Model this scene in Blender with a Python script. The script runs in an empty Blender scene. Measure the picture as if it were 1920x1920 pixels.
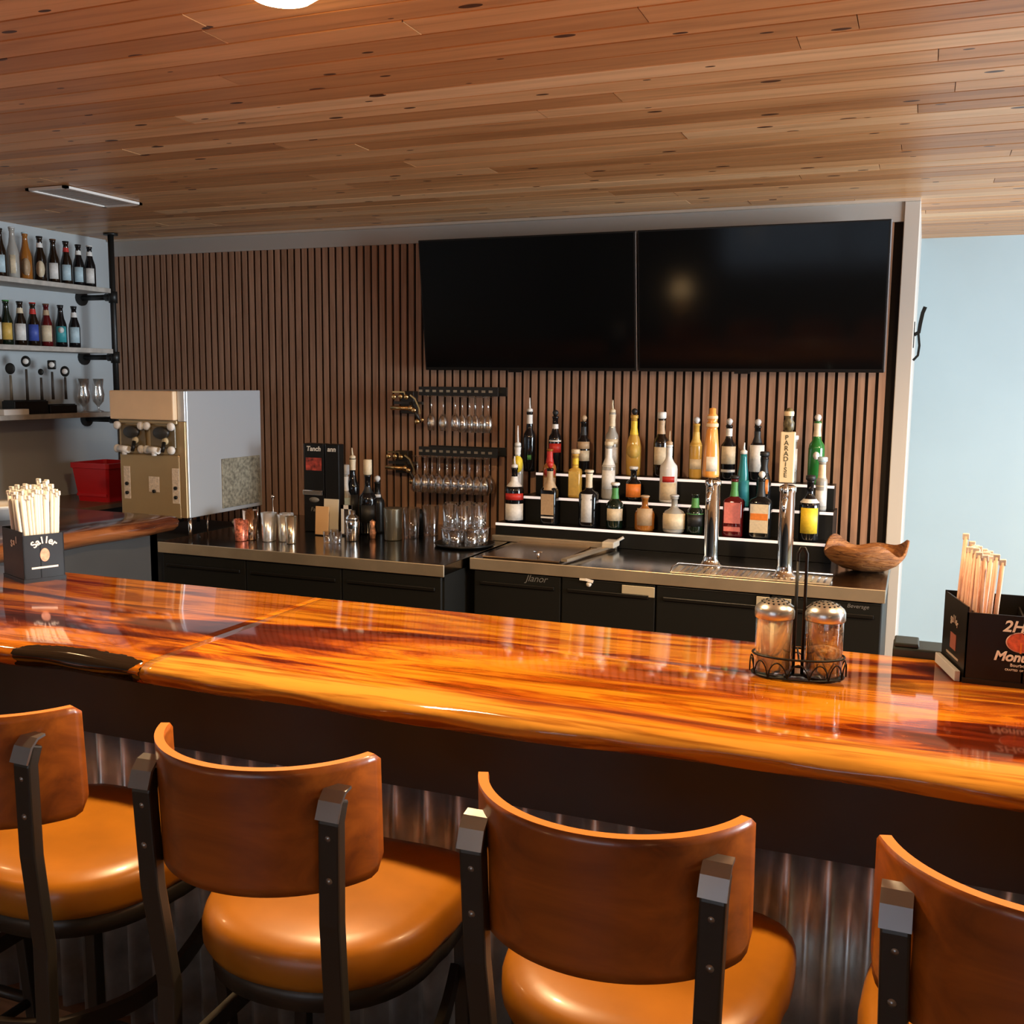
import bpy, bmesh, math, random
from mathutils import Vector, Matrix
random.seed(7)
C = bpy.context.scene.collection
S = bpy.context.scene
PI = math.pi
# ------------------------------------------------------------------ camera
cam_d = bpy.data.cameras.new('camera'); cam = bpy.data.objects.new('camera', cam_d); C.objects.link(cam)
yaw, pitch, roll = 0.378780, 0.127631, 0.009948
F0 = Vector((-math.sin(yaw), math.cos(yaw), 0)); R0 = Vector((math.cos(yaw), math.sin(yaw), 0)); U0 = Vector((0, 0, 1))
FW = math.cos(pitch)*F0 - math.sin(pitch)*U0; UP = math.cos(pitch)*U0 + math.sin(pitch)*F0
RT = math.cos(roll)*R0 + math.sin(roll)*UP; UP = math.cos(roll)*UP - math.sin(roll)*R0
EYE = Vector((0, 0, 1.62)); FPX = 1920.86
M = Matrix((RT, UP, -FW)).transposed().to_4x4(); M.translation = EYE
cam.matrix_world = M
cam_d.sensor_width = 36; cam_d.lens = 36*FPX/1920; cam_d.clip_start = .05; cam_d.clip_end = 60
S.camera = cam
def onY(px, py, Y):                        # the point of the plane y = Y seen at a pixel of the photograph
    d = FW + RT*(px-960)/FPX - UP*(py-960)/FPX
    return EYE + d*(Y/d.y)
def onZ(px, py, Z):
    d = FW + RT*(px-960)/FPX - UP*(py-960)/FPX
    return EYE + d*((Z-EYE.z)/d.z)
# ------------------------------------------------------------------ world, exposure
S.view_settings.view_transform = 'Standard'; S.view_settings.look = 'None'
S.view_settings.exposure = 0.28; S.view_settings.gamma = 1; S.view_settings.use_curve_mapping = False
w = bpy.data.worlds.new('sky'); S.world = w; w.use_nodes = True
bg = w.node_tree.nodes['Background']; bg.inputs[0].default_value = (.62, .78, 1, 1); bg.inputs[1].default_value = 1.6
try:
    S.cycles.max_bounces = 8; S.cycles.caustics_reflective = False; S.cycles.caustics_refractive = False
    S.cycles.sample_clamp_indirect = 4; S.cycles.use_denoising = True; S.cycles.transparent_max_bounces = 24
except Exception: pass
def area(name, loc, target, sx, sy, power, col, spread=PI):
    l = bpy.data.lights.new(name, 'AREA'); l.shape = 'RECTANGLE'; l.size = sx; l.size_y = sy; l.energy = power; l.color = col; l.spread = spread
    o = bpy.data.objects.new(name, l); C.objects.link(o); o.location = loc
    o.rotation_euler = (Vector(target)-Vector(loc)).to_track_quat('-Z', 'Y').to_euler(); return o
# daylight entering through the windows of the right wall and of the wall behind the photographer
area('daylight_side', (3.92, 3.9, 1.45), (-.3, 4.7, 1.45), 2.6, 1.5, 330, (.80, .91, 1))
area('daylight_front', (-1.0, -3.92, 1.45), (-1.0, 2, 1.6), 3.0, 1.5, 5, (.78, .88, 1))
# ------------------------------------------------------------------ materials
MATS = {}
def nt(name):
    m = bpy.data.materials.new(name); m.use_nodes = True; n = m.node_tree
    return m, n, n.nodes['Principled BSDF']
def mat(name, col, rough=.5, metal=0., coat=0., ior=None, spec=None, bump=None, vary=0., vscale=30, alpha=None, emis=None, es=0, trans=0):
    if name in MATS: return MATS[name]
    m, n, p = nt(name)
    p.inputs['Base Color'].default_value = (*col, 1); p.inputs['Roughness'].default_value = rough; p.inputs['Metallic'].default_value = metal
    p.inputs['Coat Weight'].default_value = coat; p.inputs['Coat Roughness'].default_value = .08
    if ior: p.inputs['IOR'].default_value = ior
    if spec is not None: p.inputs['Specular IOR Level'].default_value = spec
    if trans: p.inputs['Transmission Weight'].default_value = trans
    if emis: p.inputs['Emission Color'].default_value = (*emis, 1); p.inputs['Emission Strength'].default_value = es
    if vary or bump:
        tc = n.nodes.new('ShaderNodeTexCoord'); no = n.nodes.new('ShaderNodeTexNoise'); no.inputs['Scale'].default_value = vscale; no.inputs['Detail'].default_value = 5
        n.links.new(tc.outputs['Object'], no.inputs['Vector'])
        if vary:
            r = n.nodes.new('ShaderNodeValToRGB'); r.color_ramp.elements[0].position = .3; r.color_ramp.elements[1].position = .7
            r.color_ramp.elements[0].color = (*[c*(1-vary) for c in col], 1); r.color_ramp.elements[1].color = (*[min(1, c*(1+vary)) for c in col], 1)
            n.links.new(no.outputs['Fac'], r.inputs[0]); n.links.new(r.outputs[0], p.inputs['Base Color'])
        if bump:
            b = n.nodes.new('ShaderNodeBump'); b.inputs['Strength'].default_value = bump; b.inputs['Distance'].default_value = .002
            n.links.new(no.outputs['Fac'], b.inputs['Height']); n.links.new(b.outputs[0], p.inputs['Normal'])
    MATS[name] = m; return m
def ramp(n, stops):
    r = n.nodes.new('ShaderNodeValToRGB'); e = r.color_ramp.elements
    while len(e) > 1: e.remove(e[-1])
    e[0].position = stops[0][0]; e[0].color = (*stops[0][1], 1)
    for pos, c in stops[1:]:
        x = e.new(pos); x.color = (*c, 1)
    return r
def mapping(n, scale, src='Object'):
    tc = n.nodes.new('ShaderNodeTexCoord'); mp = n.nodes.new('ShaderNodeMapping'); mp.inputs['Scale'].default_value = scale
    n.links.new(tc.outputs[src], mp.inputs['Vector']); return mp
def noise(n, vec, scale, detail=5, rough=.55, dist=0):
    t = n.nodes.new('ShaderNodeTexNoise'); t.inputs['Scale'].default_value = scale; t.inputs['Detail'].default_value = detail
    t.inputs['Roughness'].default_value = rough; t.inputs['Distortion'].default_value = dist; n.links.new(vec, t.inputs['Vector']); return t
def mix(n, f, a, b, mode='MIX'):
    x = n.nodes.new('ShaderNodeMix'); x.data_type = 'RGBA'; x.blend_type = mode
    for s, v in ((x.inputs[0], f), (x.inputs[6], a), (x.inputs[7], b)):
        if hasattr(v, 'links') or hasattr(v, 'is_linked'): n.links.new(v, s)
        elif isinstance(v, (int, float)): s.default_value = v
        else: s.default_value = (*v, 1)
    return x.outputs[2]
def vmath(n, op, a, b):
    x = n.nodes.new('ShaderNodeMath'); x.operation = op
    for s, v in ((x.inputs[0], a), (x.inputs[1], b)):
        if isinstance(v, (int, float)): s.default_value = v
        else: n.links.new(v, s)
    return x.outputs[0]
def slab_wood(name, dark, mid, light, axis=0, rough=.07, bark=False, sap=None):
    m, n, p = nt(name)
    sc = [6.5, 6.5, 6.5]; sc[axis] = 1.05
    mp = mapping(n, sc); wob = noise(n, mp.outputs[0], .55, 3, .5)
    ad = n.nodes.new('ShaderNodeVectorMath'); ad.operation = 'MULTIPLY_ADD'
    n.links.new(wob.outputs['Color'], ad.inputs[0]); ad.inputs[1].default_value = (1.6, 2.6, .4) if axis == 0 else (2.6, 1.6, .4); n.links.new(mp.outputs[0], ad.inputs[2])
    g = noise(n, ad.outputs[0], 1.0, 7, .62, .5)
    c = ramp(n, [(.36, dark), (.425, [d*2.2 for d in dark]), (.455, mid), (.52, light), (.57, [x*.8 for x in light]), (.62, mid), (.68, [x*.35 for x in mid]), (.74, mid)])
    n.links.new(g.outputs['Fac'], c.inputs[0])
    sc2 = [42, 42, 42]; sc2[axis] = 2.2
    mp2 = mapping(n, sc2); g2 = noise(n, mp2.outputs[0], 1, 4, .6)
    c2 = ramp(n, [(.38, (.40, .26, .18)), (.50, (1, 1, 1))]); n.links.new(g2.outputs['Fac'], c2.inputs[0])
    col = mix(n, .75, c.outputs[0], c2.outputs[0], 'MULTIPLY')
    if sap:                                 # pale sapwood along the live edge
        tc = n.nodes.new('ShaderNodeTexCoord'); se = n.nodes.new('ShaderNodeSeparateXYZ'); n.links.new(tc.outputs['Object'], se.inputs[0])
        mq = mapping(n, (1.6, 5, 5)); ns = noise(n, mq.outputs[0], 1.2, 4, .6); yy = vmath(n, 'ADD', se.outputs[1], vmath(n, 'MULTIPLY', vmath(n, 'SUBTRACT', ns.outputs['Fac'], .5), .26))
        mr = n.nodes.new('ShaderNodeMapRange'); mr.inputs['From Min'].default_value = 1.605; mr.inputs['From Max'].default_value = 1.575; n.links.new(yy, mr.inputs['Value'])
        col = mix(n, vmath(n, 'MULTIPLY', mr.outputs[0], .8), col, mix(n, .8, sap, c2.outputs[0], 'MULTIPLY'))
    if bark:                                # a hollow of dark bark in the live edge
        tc = n.nodes.new('ShaderNodeTexCoord'); mb = n.nodes.new('ShaderNodeMapping'); mb.inputs['Location'].default_value = (1.55/.17, -1.53/.045, 0); mb.inputs['Scale'].default_value = (1/.17, 1/.045, .01)
        n.links.new(tc.outputs['Object'], mb.inputs['Vector']); ln = n.nodes.new('ShaderNodeVectorMath'); ln.operation = 'LENGTH'; n.links.new(mb.outputs[0], ln.inputs[0])
        nb = noise(n, tc.outputs['Object'], 30, 3); k = vmath(n, 'LESS_THAN', vmath(n, 'ADD', ln.outputs['Value'], vmath(n, 'MULTIPLY', nb.outputs['Fac'], .6)), 1.25)
        col = mix(n, k, col, (.014, .009, .006))
    n.links.new(col, p.inputs['Base Color'])
    p.inputs['Roughness'].default_value = rough; p.inputs['IOR'].default_value = 1.5
    MATS[name] = m; return m
SLAB = slab_wood('epoxied_live_edge_wood', (.055, .007, .0015), (.31, .062, .004), (.60, .215, .012), sap=(.60, .29, .045))
SLAB_L = slab_wood('darker_epoxied_wood', (.038, .006, .0015), (.19, .036, .003), (.48, .145, .009), bark=True)
SLABR = slab_wood('dark_slab_wood', (.035, .01, .005), (.13, .04, .014), (.24, .085, .03), axis=1, rough=.12)
def ceiling_mat():
    m, n, p = nt('pine_ceiling_boards')
    at = n.nodes.new('ShaderNodeAttribute'); at.attribute_name = 'tint'
    sep = n.nodes.new('ShaderNodeSeparateColor'); n.links.new(at.outputs['Color'], sep.inputs[0])
    base = ramp(n, [(0, (.46, .21, .075)), (.3, (.60, .30, .12)), (.7, (.70, .38, .165)), (1, (.82, .52, .27))]); n.links.new(sep.outputs[0], base.inputs[0])
    tc = n.nodes.new('ShaderNodeTexCoord')
    off = n.nodes.new('ShaderNodeVectorMath'); off.operation = 'MULTIPLY_ADD'; n.links.new(at.outputs['Color'], off.inputs[0]); off.inputs[1].default_value = (13, 17, 5)
    n.links.new(tc.outputs['Object'], off.inputs[2])
    mp = n.nodes.new('ShaderNodeMapping'); mp.inputs['Scale'].default_value = (1.1, 22, 22); n.links.new(off.outputs[0], mp.inputs['Vector'])
    g = noise(n, mp.outputs[0], 1, 6, .6, .8); gr = ramp(n, [(.24, (.42, .32, .25)), (.42, (.82, .78, .73)), (.6, (1.05, 1.05, 1.05))]); n.links.new(g.outputs['Fac'], gr.inputs[0])
    col = mix(n, .8, base.outputs[0], gr.outputs[0], 'MULTIPLY')
    mk = n.nodes.new('ShaderNodeMapping'); mk.inputs['Scale'].default_value = (3.2, 8.5, 1); n.links.new(off.outputs[0], mk.inputs['Vector'])
    vo = n.nodes.new('ShaderNodeTexVoronoi'); vo.voronoi_dimensions = '2D'; vo.inputs['Scale'].default_value = 1; n.links.new(mk.outputs[0], vo.inputs['Vector'])
    vs = n.nodes.new('ShaderNodeSeparateColor'); n.links.new(vo.outputs['Color'], vs.inputs[0])
    rad = vmath(n, 'MULTIPLY', vmath(n, 'GREATER_THAN', vs.outputs[0], .50), vmath(n, 'ADD', vmath(n, 'MULTIPLY', vs.outputs[1], .075), .02))
    k = vmath(n, 'LESS_THAN', vo.outputs['Distance'], rad)
    col = mix(n, k, col, (.085, .03, .012))
    n.links.new(col, p.inputs['Base Color']); p.inputs['Roughness'].default_value = .38
    MATS['ceil'] = m; return m
CEIL = ceiling_mat()
def grain(name, a, b, axis=2, rough=.5, coat=0, sc=40):
    m, n, p = nt(name); s = [sc]*3; s[axis] = sc/14
    mp = mapping(n, s); g = noise(n, mp.outputs[0], 1, 5, .6, .6); r = ramp(n, [(.3, a), (.7, b)]); n.links.new(g.outputs['Fac'], r.inputs[0])
    n.links.new(r.outputs[0], p.inputs['Base Color']); p.inputs['Roughness'].default_value = rough; p.inputs['Coat Weight'].default_value = coat; p.inputs['Coat Roughness'].default_value = .15
    MATS[name] = m; return m
WALNUT = grain('walnut_slats', (.30, .155, .088), (.52, .30, .19), 2, .5, 0, 30)
PLY = grain('stained_plywood', (.13, .026, .003), (.48, .118, .011), 0, .33, .5, 14)
PLYEDGE = mat('plywood_edge', (.78, .25, .045), .35, coat=.4)
LEATHER = mat('tan_leather', (.35, .124, .005), .36, bump=.15, vary=.14, vscale=9, coat=.1)
BRONZE = mat('dark_bronze_metal', (.040, .034, .028), .38, metal=.35)
BRONZEHI = mat('polished_dark_metal', (.34, .33, .33), .28, metal=.85)
FELT = mat('black_felt', (.012, .009, .008), .95)
GREYP = mat('grey_paint', (.50, .47, .43), .5)
GREYD = mat('grey_wall_paint', (.47, .50, .51), .6, vary=.04, vscale=3)
BLUEW = mat('pale_blue_wall_paint', (.40, .51, .55), .6, vary=.03, vscale=2)
CHAR = mat('charcoal_paint', (.028, .026, .024), .5, vary=.1, vscale=8)
BLACKM = mat('black_cooler_vinyl', (.010, .010, .009), .42, spec=.22)
BLACKP = mat('black_plastic', (.009, .008, .007), .32, spec=.25)
BLACKR = mat('matte_black', (.010, .010, .010), .6)
SCREEN = mat('dark_screen_glass', (.004, .004, .004), .09, ior=1.22)
SILVER = mat('silver_plastic', (.55, .55, .55), .3, metal=.8)
STEEL = mat('brushed_stainless', (.50, .46, .42), .22, metal=1, vary=.06, vscale=4)
STEELD = mat('dark_stainless_top', (.22, .20, .18), .16, metal=1, vary=.1, vscale=4)
CHROME = mat('chrome', (.85, .84, .82), .06, metal=1)
BRASS = mat('brass', (.85, .58, .26), .22, metal=1)
GALV = mat('galvanised_steel', (.66, .64, .60), .38, metal=.8, vary=.35, vscale=11, bump=.2)
MACH = mat('warm_stainless_panel', (.50, .34, .17), .36, metal=.65, vary=.05, vscale=5)
MACHS = mat('stainless_side', (.60, .63, .66), .34, metal=.45)
CREAM = mat('cream_plastic', (.95, .70, .45), .5, vary=.05, vscale=9)
WHITE = mat('white_plastic', (.85, .82, .77), .4)
PAPER = mat('white_paper', (.86, .82, .76), .8)
REDP = mat('red_plastic', (.72, .012, .018), .35)
LAMP = mat('lamp_diffuser', (1, .9, .7), .5, emis=(1, .66, .32), es=28)
PIPE = mat('black_iron_pipe', (.010, .010, .009), .45)
SHELFM = mat('weathered_shelf_board', (.44, .40, .35), .6, vary=.2, vscale=20)
FLOORM = grain('brown_floor_planks', (.10, .055, .03), (.22, .13, .07), 0, .45, 0, 12)
CHEESE = mat('grated_cheese', (.98, .88, .58), .8, vary=.1, vscale=120)
PEPPER = mat('pepper_flakes', (.45, .36, .26), .8, vary=.6, vscale=160)
MESHM = mat('mottled_filter', (.30, .27, .20), .6, vary=.5, vscale=60, metal=.4)
def thin_glass(name, tint=(1, 1, 1), base=.10):
    m = bpy.data.materials.new(name); m.use_nodes = True; n = m.node_tree; n.nodes.remove(n.nodes['Principled BSDF'])
    out = n.nodes['Material Output']; tr = n.nodes.new('ShaderNodeBsdfTransparent'); tr.inputs[0].default_value = (*tint, 1)
    gl = n.nodes.new('ShaderNodeBsdfGlossy'); gl.inputs['Roughness'].default_value = .04; gl.inputs[0].default_value = (1, 1, 1, 1)
    lw = n.nodes.new('ShaderNodeLayerWeight'); lw.inputs[0].default_value = .5
    f = vmath(n, 'ADD', vmath(n, 'MULTIPLY', lw.outputs['Facing'], .55), base)
    mx = n.nodes.new('ShaderNodeMixShader'); n.links.new(f, mx.inputs[0]); n.links.new(tr.outputs[0], mx.inputs[1]); n.links.new(gl.outputs[0], mx.inputs[2])
    n.links.new(mx.outputs[0], out.inputs[0]); MATS[name] = m; return m
GLASS = thin_glass('clear_glass'); GLASS2 = thin_glass('thin_stemware_glass', (.96, .95, .93), .20)
# ------------------------------------------------------------------ mesh helpers
def bm_new(): return bmesh.new()
def box(bm, c, s, bev=0, rot=None, mi=0):
    r = bmesh.ops.create_cube(bm, size=1); vs = r['verts']
    bmesh.ops.scale(bm, vec=s, verts=vs)
    if bev:
        es = list({e for v in vs for e in v.link_edges})
        rr = bmesh.ops.bevel(bm, geom=es, offset=bev, segments=2, affect='EDGES', profile=.5)
        vs = list({v for f in rr['faces'] for v in f.verts} | {v for v in vs if v.is_valid})
    if rot is not None: bmesh.ops.rotate(bm, cent=(0, 0, 0), matrix=rot, verts=vs)
    bmesh.ops.translate(bm, vec=c, verts=vs)
    if mi:
        for f in {f for v in vs for f in v.link_faces}: f.material_index = mi
    return vs
def bx(bm, x0, x1, y0, y1, z0, z1, bev=0, mi=0):
    return box(bm, ((x0+x1)/2, (y0+y1)/2, (z0+z1)/2), (abs(x1-x0), abs(y1-y0), abs(z1-z0)), bev, None, mi)
def lathe(bm, prof, c=(0, 0, 0), seg=20, rot=None, sx=1, sy=1, cap=True):
    rings = []
    for r, z in prof:
        ring = []
        for i in range(seg):
            a = 2*PI*i/seg; v = Vector((r*math.cos(a)*sx, r*math.sin(a)*sy, z))
            if rot is not None: v = rot @ v
            ring.append(bm.verts.new(v+Vector(c)))
        rings.append(ring)
    for a, b in zip(rings, rings[1:]):
        for i in range(seg):
            f = bm.faces.new((a[i], a[(i+1) % seg], b[(i+1) % seg], b[i])); f.smooth = True
    if cap:
        if prof[0][0] > 1e-5: bm.faces.new(list(reversed(rings[0])))
        if prof[-1][0] > 1e-5: bm.faces.new(rings[-1])
    return rings
def tube(bm, pts, r, seg=8, cap=True, closed=False):
    pts = [Vector(p) for p in pts]; rings = []; n = len(pts)
    up = Vector((0, 0, 1)); prev = None
    for i, p in enumerate(pts):
        if closed: t = (pts[(i+1) % n]-pts[i-1]).normalized()
        else: t = (pts[min(i+1, n-1)]-pts[max(i-1, 0)]).normalized()
        if prev is None:
            a = up if abs(t.z) < .9 else Vector((1, 0, 0)); u = t.cross(a).normalized()
        else: u = (prev - t*prev.dot(t)).normalized()
        prev = u; v = t.cross(u); rr = r[i] if isinstance(r, (list, tuple)) else r
        rings.append([bm.verts.new(p + u*math.cos(2*PI*k/seg)*rr + v*math.sin(2*PI*k/seg)*rr) for k in range(seg)])
    for i in range(n if closed else n-1):
        a, b = rings[i], rings[(i+1) % n]
        for k in range(seg):
            f = bm.faces.new((a[k], a[(k+1) % seg], b[(k+1) % seg], b[k])); f.smooth = True
    if cap and not closed: bm.faces.new(list(reversed(rings[0]))); bm.faces.new(rings[-1])
def bar(bm, pts, wx, wy, side=Vector((1, 0, 0))):          # rectangular section swept along a path
    pts = [Vector(p) for p in pts]; n = len(pts); rings = []
    for i, p in enumerate(pts):
        t = (pts[min(i+1, n-1)]-pts[max(i-1, 0)]).normalized()
        s = (side - t*side.dot(t)).normalized(); d = t.cross(s)
        rings.append([bm.verts.new(p + s*a*wx/2 + d*b*wy/2) for a, b in ((-1, -1), (1, -1), (1, 1), (-1, 1))])
    for a, b in zip(rings, rings[1:]):
        for k in range(4): bm.faces.new((a[k], a[(k+1) % 4], b[(k+1) % 4], b[k]))
    bm.faces.new(list(reversed(rings[0]))); bm.faces.new(rings[-1])
def prism(bm, outline, z0, z1, mi=0):
    a = [bm.verts.new((x, y, z0)) for x, y in outline]; b = [bm.verts.new((x, y, z1)) for x, y in outline]; n = len(a)
    fs = [bm.faces.new(list(reversed(a))), bm.faces.new(b)] + [bm.faces.new((a[i], a[(i+1) % n], b[(i+1) % n], b[i])) for i in range(n)]
    for f in fs: f.material_index = mi
    return a+b
def obj(name, bm, m, parent=None, loc=None, smooth=False, bev=0):
    me = bpy.data.meshes.new(name); bmesh.ops.recalc_face_normals(bm, faces=bm.faces); bm.to_mesh(me); bm.free()
    for x in (m if isinstance(m, (list, tuple)) else [m]): me.materials.append(x)
    if smooth:
        for p in me.polygons: p.use_smooth = True
    o = bpy.data.objects.new(name, me); C.objects.link(o)
    if parent: o.parent = parent
    if loc is not None: o.location = loc
    if bev:
        b = o.modifiers.new('b', 'BEVEL'); b.width = bev; b.segments = 2; b.limit_method = 'ANGLE'
    return o
def tag(o, label, cat, group=None):
    o['label'] = label; o['category'] = cat
    if group: o['group'] = group
    return o
def thing(name, label, cat, loc=(0, 0, 0), rz=0, group=None):
    o = bpy.data.objects.new(name, None); C.objects.link(o); o.location = loc; o.rotation_euler = (0, 0, rz); o.empty_display_size = .05
    return tag(o, label, cat, group)
def struct(name, bm, m, **k):
    o = obj(name, bm, m, **k); o['kind'] = 'structure'; return o
def dup(o, parent=None):
    c = o.copy(); C.objects.link(c); c.parent = parent
    for ch in list(o.children): dup(ch, c)
    return c
def text(name, s, size, m, parent, loc, rot=(PI/2, 0, 0), shear=0, ext=.0004, align='CENTER', bold=0):
    cu = bpy.data.curves.new(name, 'FONT'); cu.body = s; cu.size = size; cu.extrude = ext; cu.align_x = align; cu.align_y = 'CENTER'; cu.shear = shear; cu.offset = bold
    t = bpy.data.objects.new('t', cu); C.objects.link(t); bpy.context.view_layer.update()
    me = bpy.data.meshes.new_from_object(t); bpy.data.objects.remove(t); bpy.data.curves.remove(cu)
    me.materials.clear(); me.materials.append(m)
    o = bpy.data.objects.new(name, me); C.objects.link(o); o.parent = parent; o.location = loc; o.rotation_euler = rot; return o
# ------------------------------------------------------------------ room shell
HC = 2.435; YB = 5.0; YR = 6.35; XL = -4.625; XR = 4.0; YF = -4.0
b = bm_new(); bx(b, XL-.1, XR+.1, YF-.1, YR+.1, -.1, 0); struct('floor', b, FLOORM)
b = bm_new(); lay = b.loops.layers.float_color.new('tint')
y = YF-.1
while y < YR+.1:
    wv = .105; x = XL-.1 - random.random()*2
    while x < XR+.1:
        L = random.choice((1.6, 2.2, 2.8, 3.4)); x1 = min(x+L, XR+.15); x0 = max(x, XL-.1)
        if x1 > x0+.02:
            n0 = len(b.faces); zj = HC + random.random()*.0016; g = .0011
            A = [(x0+g, y+g+.003), (x1-g, y+g+.003), (x1-g, y+wv-g-.003), (x0+g, y+wv-g-.003)]
            B = [(x0+g, y+g), (x1-g, y+g), (x1-g, y+wv-g), (x0+g, y+wv-g)]
            va = [b.verts.new((*q, zj)) for q in A]; vb = [b.verts.new((*q, zj+.003)) for q in B]; vc = [b.verts.new((*q, zj+.02)) for q in B]
            fs = [b.faces.new(va)]
            for p_, q_ in ((va, vb), (vb, vc)):
                for k in range(4): fs.append(b.faces.new((p_[k], p_[(k+1) % 4], q_[(k+1) % 4], q_[k])))
            c = (random.random(), random.random(), random.random(), 1)
            for f in fs:
                for l in f.loops: l[lay] = c
        x += L
    y += wv
ceil = struct('ceiling', b, CEIL)
b = bm_new(); bx(b, XL-.1, XR+.1, YF-.1, YR+.1, HC+.015, HC+.12); ub = obj('subceiling', b, CEIL, ceil)
b = bm_new(); bx(b, XL-.12, XL, YF-.1, YR+.1, 0, HC+.02); struct('wall_left', b, GREYD)
b = bm_new(); bx(b, XL, -.06, YB+.02, YR, 0, HC+.01); wb = struct('wall_back', b, GREYP)
b = bm_new(); bx(b, -4.62, -.125, YB+.006, YB+.022, 0, 2.36); obj('felt_backing', b, FELT, wb)
b = bm_new(); x = -4.60
while x < -.17:
    bx(b, x, x+.030, YB-.006, YB+.008, 0, 2.345); x += .0445
obj('slat_cladding', b, WALNUT, wb)
b = bm_new(); bx(b, -4.62, -.125, YB-.012, YB+.02, 2.338, HC, .002); obj('fascia_board', b, GREYP, wb)
b = bm_new(); bx(b, -4.62, -.06, YB-.035, YB+.02, HC-.012, HC+.001); struct('trim_1', b, mat('cream_trim_paint', (.68, .58, .47), .5))
b = bm_new(); bx(b, -.125, -.0585, YB-.02, YB+.02, 0, HC-.012); struct('trim_2', b, mat('post_paint', (.60, .55, .48), .5), bev=.003)
b = bm_new(); bx(b, -.06, XR+.1, YR, YR+.1, 0, HC+.02); struct('wall_rear', b, BLUEW)
b = bm_new(); bx(b, -.06, XR, YR-.02, YR, 0, .12); struct('baseboard_rear', b, GREYP)
def wall_with_hole(name, fixed, axis, a0, a1, h0, h1, z0, z1, m):
    b = bm_new(); t = .1
    for (p, q, r, s) in ((a0, h0, 0, HC), (h1, a1, 0, HC), (h0, h1, 0, z0), (h0, h1, z1, HC)):
        if axis == 'x': bx(b, fixed, fixed+t, p, q, r, s)
        else: bx(b, p, q, fixed-t, fixed, r, s)
    return struct(name, b, m)
wall_with_hole('wall_right', XR, 'x', YF-.1, YR+.1, 2.4, 5.4, .7, 2.2, BLUEW)
wall_with_hole('wall_front', YF, 'y', XL-.1, XR+.1, -2.6, .6, .75, 2.15, GREYD)
def window(name, axis, fixed, h0, h1, z0, z1):
    r = bpy.data.objects.new(name, None); C.objects.link(r); r['kind'] = 'structure'
    b = bm_new(); f = .05
    for (p, q, s, t) in ((h0, h0+f, z0, z1), (h1-f, h1, z0, z1), (h0, h1, z0, z0+f), (h0, h1, z1-f, z1), ((h0+h1)/2-f/2, (h0+h1)/2+f/2, z0, z1)):
        if axis == 'x': bx(b, fixed+.02, fixed+.08, p, q, s, t)
        else: bx(b, p, q, fixed-.08, fixed-.02, s, t)
    obj('window_frame', b, WHITE, r)
    b = bm_new()
    if axis == 'x': bx(b, fixed+.045, fixed+.051, h0, h1, z0, z1)
    else: bx(b, h0, h1, fixed-.051, fixed-.045, z0, z1)
    obj('window_pane', b, GLASS, r)
window('window_1', 'x', XR, 2.4, 5.4, .7, 2.2); window('window_2', 'y', YF, -2.6, .6, .75, 2.15)
# ------------------------------------------------------------------ lamps
def downlight(x, y, power, label, col=(1, .68, .36)):
    t = thing('ceiling_lamp', label, 'lamp', (x, y, HC), 0, None)
    b = bm_new(); lathe(b, [(.10, -.001), (.10, -.010), (.088, -.014), (.080, -.004)], seg=32, cap=False); obj('trim_ring', b, WHITE, t)
    b = bm_new(); lathe(b, [(.086, -.005), (.082, -.020), (.062, -.034), (.03, -.041), (.0001, -.043)], seg=32, cap=False); obj('diffuser', b, LAMP, t)
    l = bpy.data.lights.new('lamp_light', 'SPOT'); l.energy = power; l.color = col; l.shadow_soft_size = .06; l.spot_size = math.radians(168); l.spot_blend = .5
    o = bpy.data.objects.new('lamp_light', l); C.objects.link(o); o.parent = t; o.location = (0, 0, -.06)
downlight(-1.28, 1.90, 160, 'round glowing ceiling lamp cut off by the top edge of the photo')
downlight(.55, 1.90, 75, 'unseen round ceiling lamp added above the right end of the bar')  # out of view, a guessed lamp added along the row over the bar
downlight(-3.1, 1.90, 14, 'unseen round ceiling lamp added above the left corner of the bar')  # also unseen, added as weak light for the left end
downlight(1.25, 3.0, 190, 'unseen round ceiling lamp added right of the taps, near the pale blue wall')  # unseen, added to light the seats and bottles from the right
def pendant(x, y, z, power, label):  # unseen pendants, added to warm the ceiling from below
    t = thing('fill_pendant', label, 'lamp', (x, y, z), 0, 'unseen fill pendants')
    b = bm_new(); tube(b, [(0, 0, .09), (0, 0, HC-z)], .004, 6); obj('cord', b, BLACKM, t)
    b = bm_new(); lathe(b, [(.02, .12), (.035, .10), (.035, .085)], seg=20); obj('socket', b, BRASS, t)
    b = bm_new(); lathe(b, [(.0005, -.09), (.05, -.075), (.085, -.03), (.09, .01), (.07, .06), (.035, .087)], seg=28, cap=False); obj('globe', b, mat('warm_globe', (1, .9, .75), .5, emis=(1, .62, .30), es=9), t)
    l = bpy.data.lights.new('lamp_light', 'POINT'); l.energy = power; l.color = (1, .66, .34); l.shadow_soft_size = .095
    o = bpy.data.objects.new('lamp_light', l); C.objects.link(o); o.parent = t
    for k in t.children:
        if k.name.startswith('globe'): k.visible_shadow = True
    return t
pendant(-1.1, -1.3, 1.85, 3.5, 'unseen glowing pendant added as fill behind the camera at the left'); pendant(1.4, -1.3, 1.85, 3.5, 'unseen glowing pendant added as fill behind the camera at the right')
t = thing('side_table', 'small round table behind the photographer carrying a lamp', 'table', (-2.53, -1.5, 0))
b = bm_new(); lathe(b, [(.0005, .70), (.28, .70), (.29, .71), (.28, .72), (.0005, .72)], seg=32); obj('tabletop', b, FLOORM, t)
b = bm_new(); lathe(b, [(.20, 0), (.20, .02), (.03, .04), (.025, .70)], seg=24); obj('pedestal', b, BLACKM, t)
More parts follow.
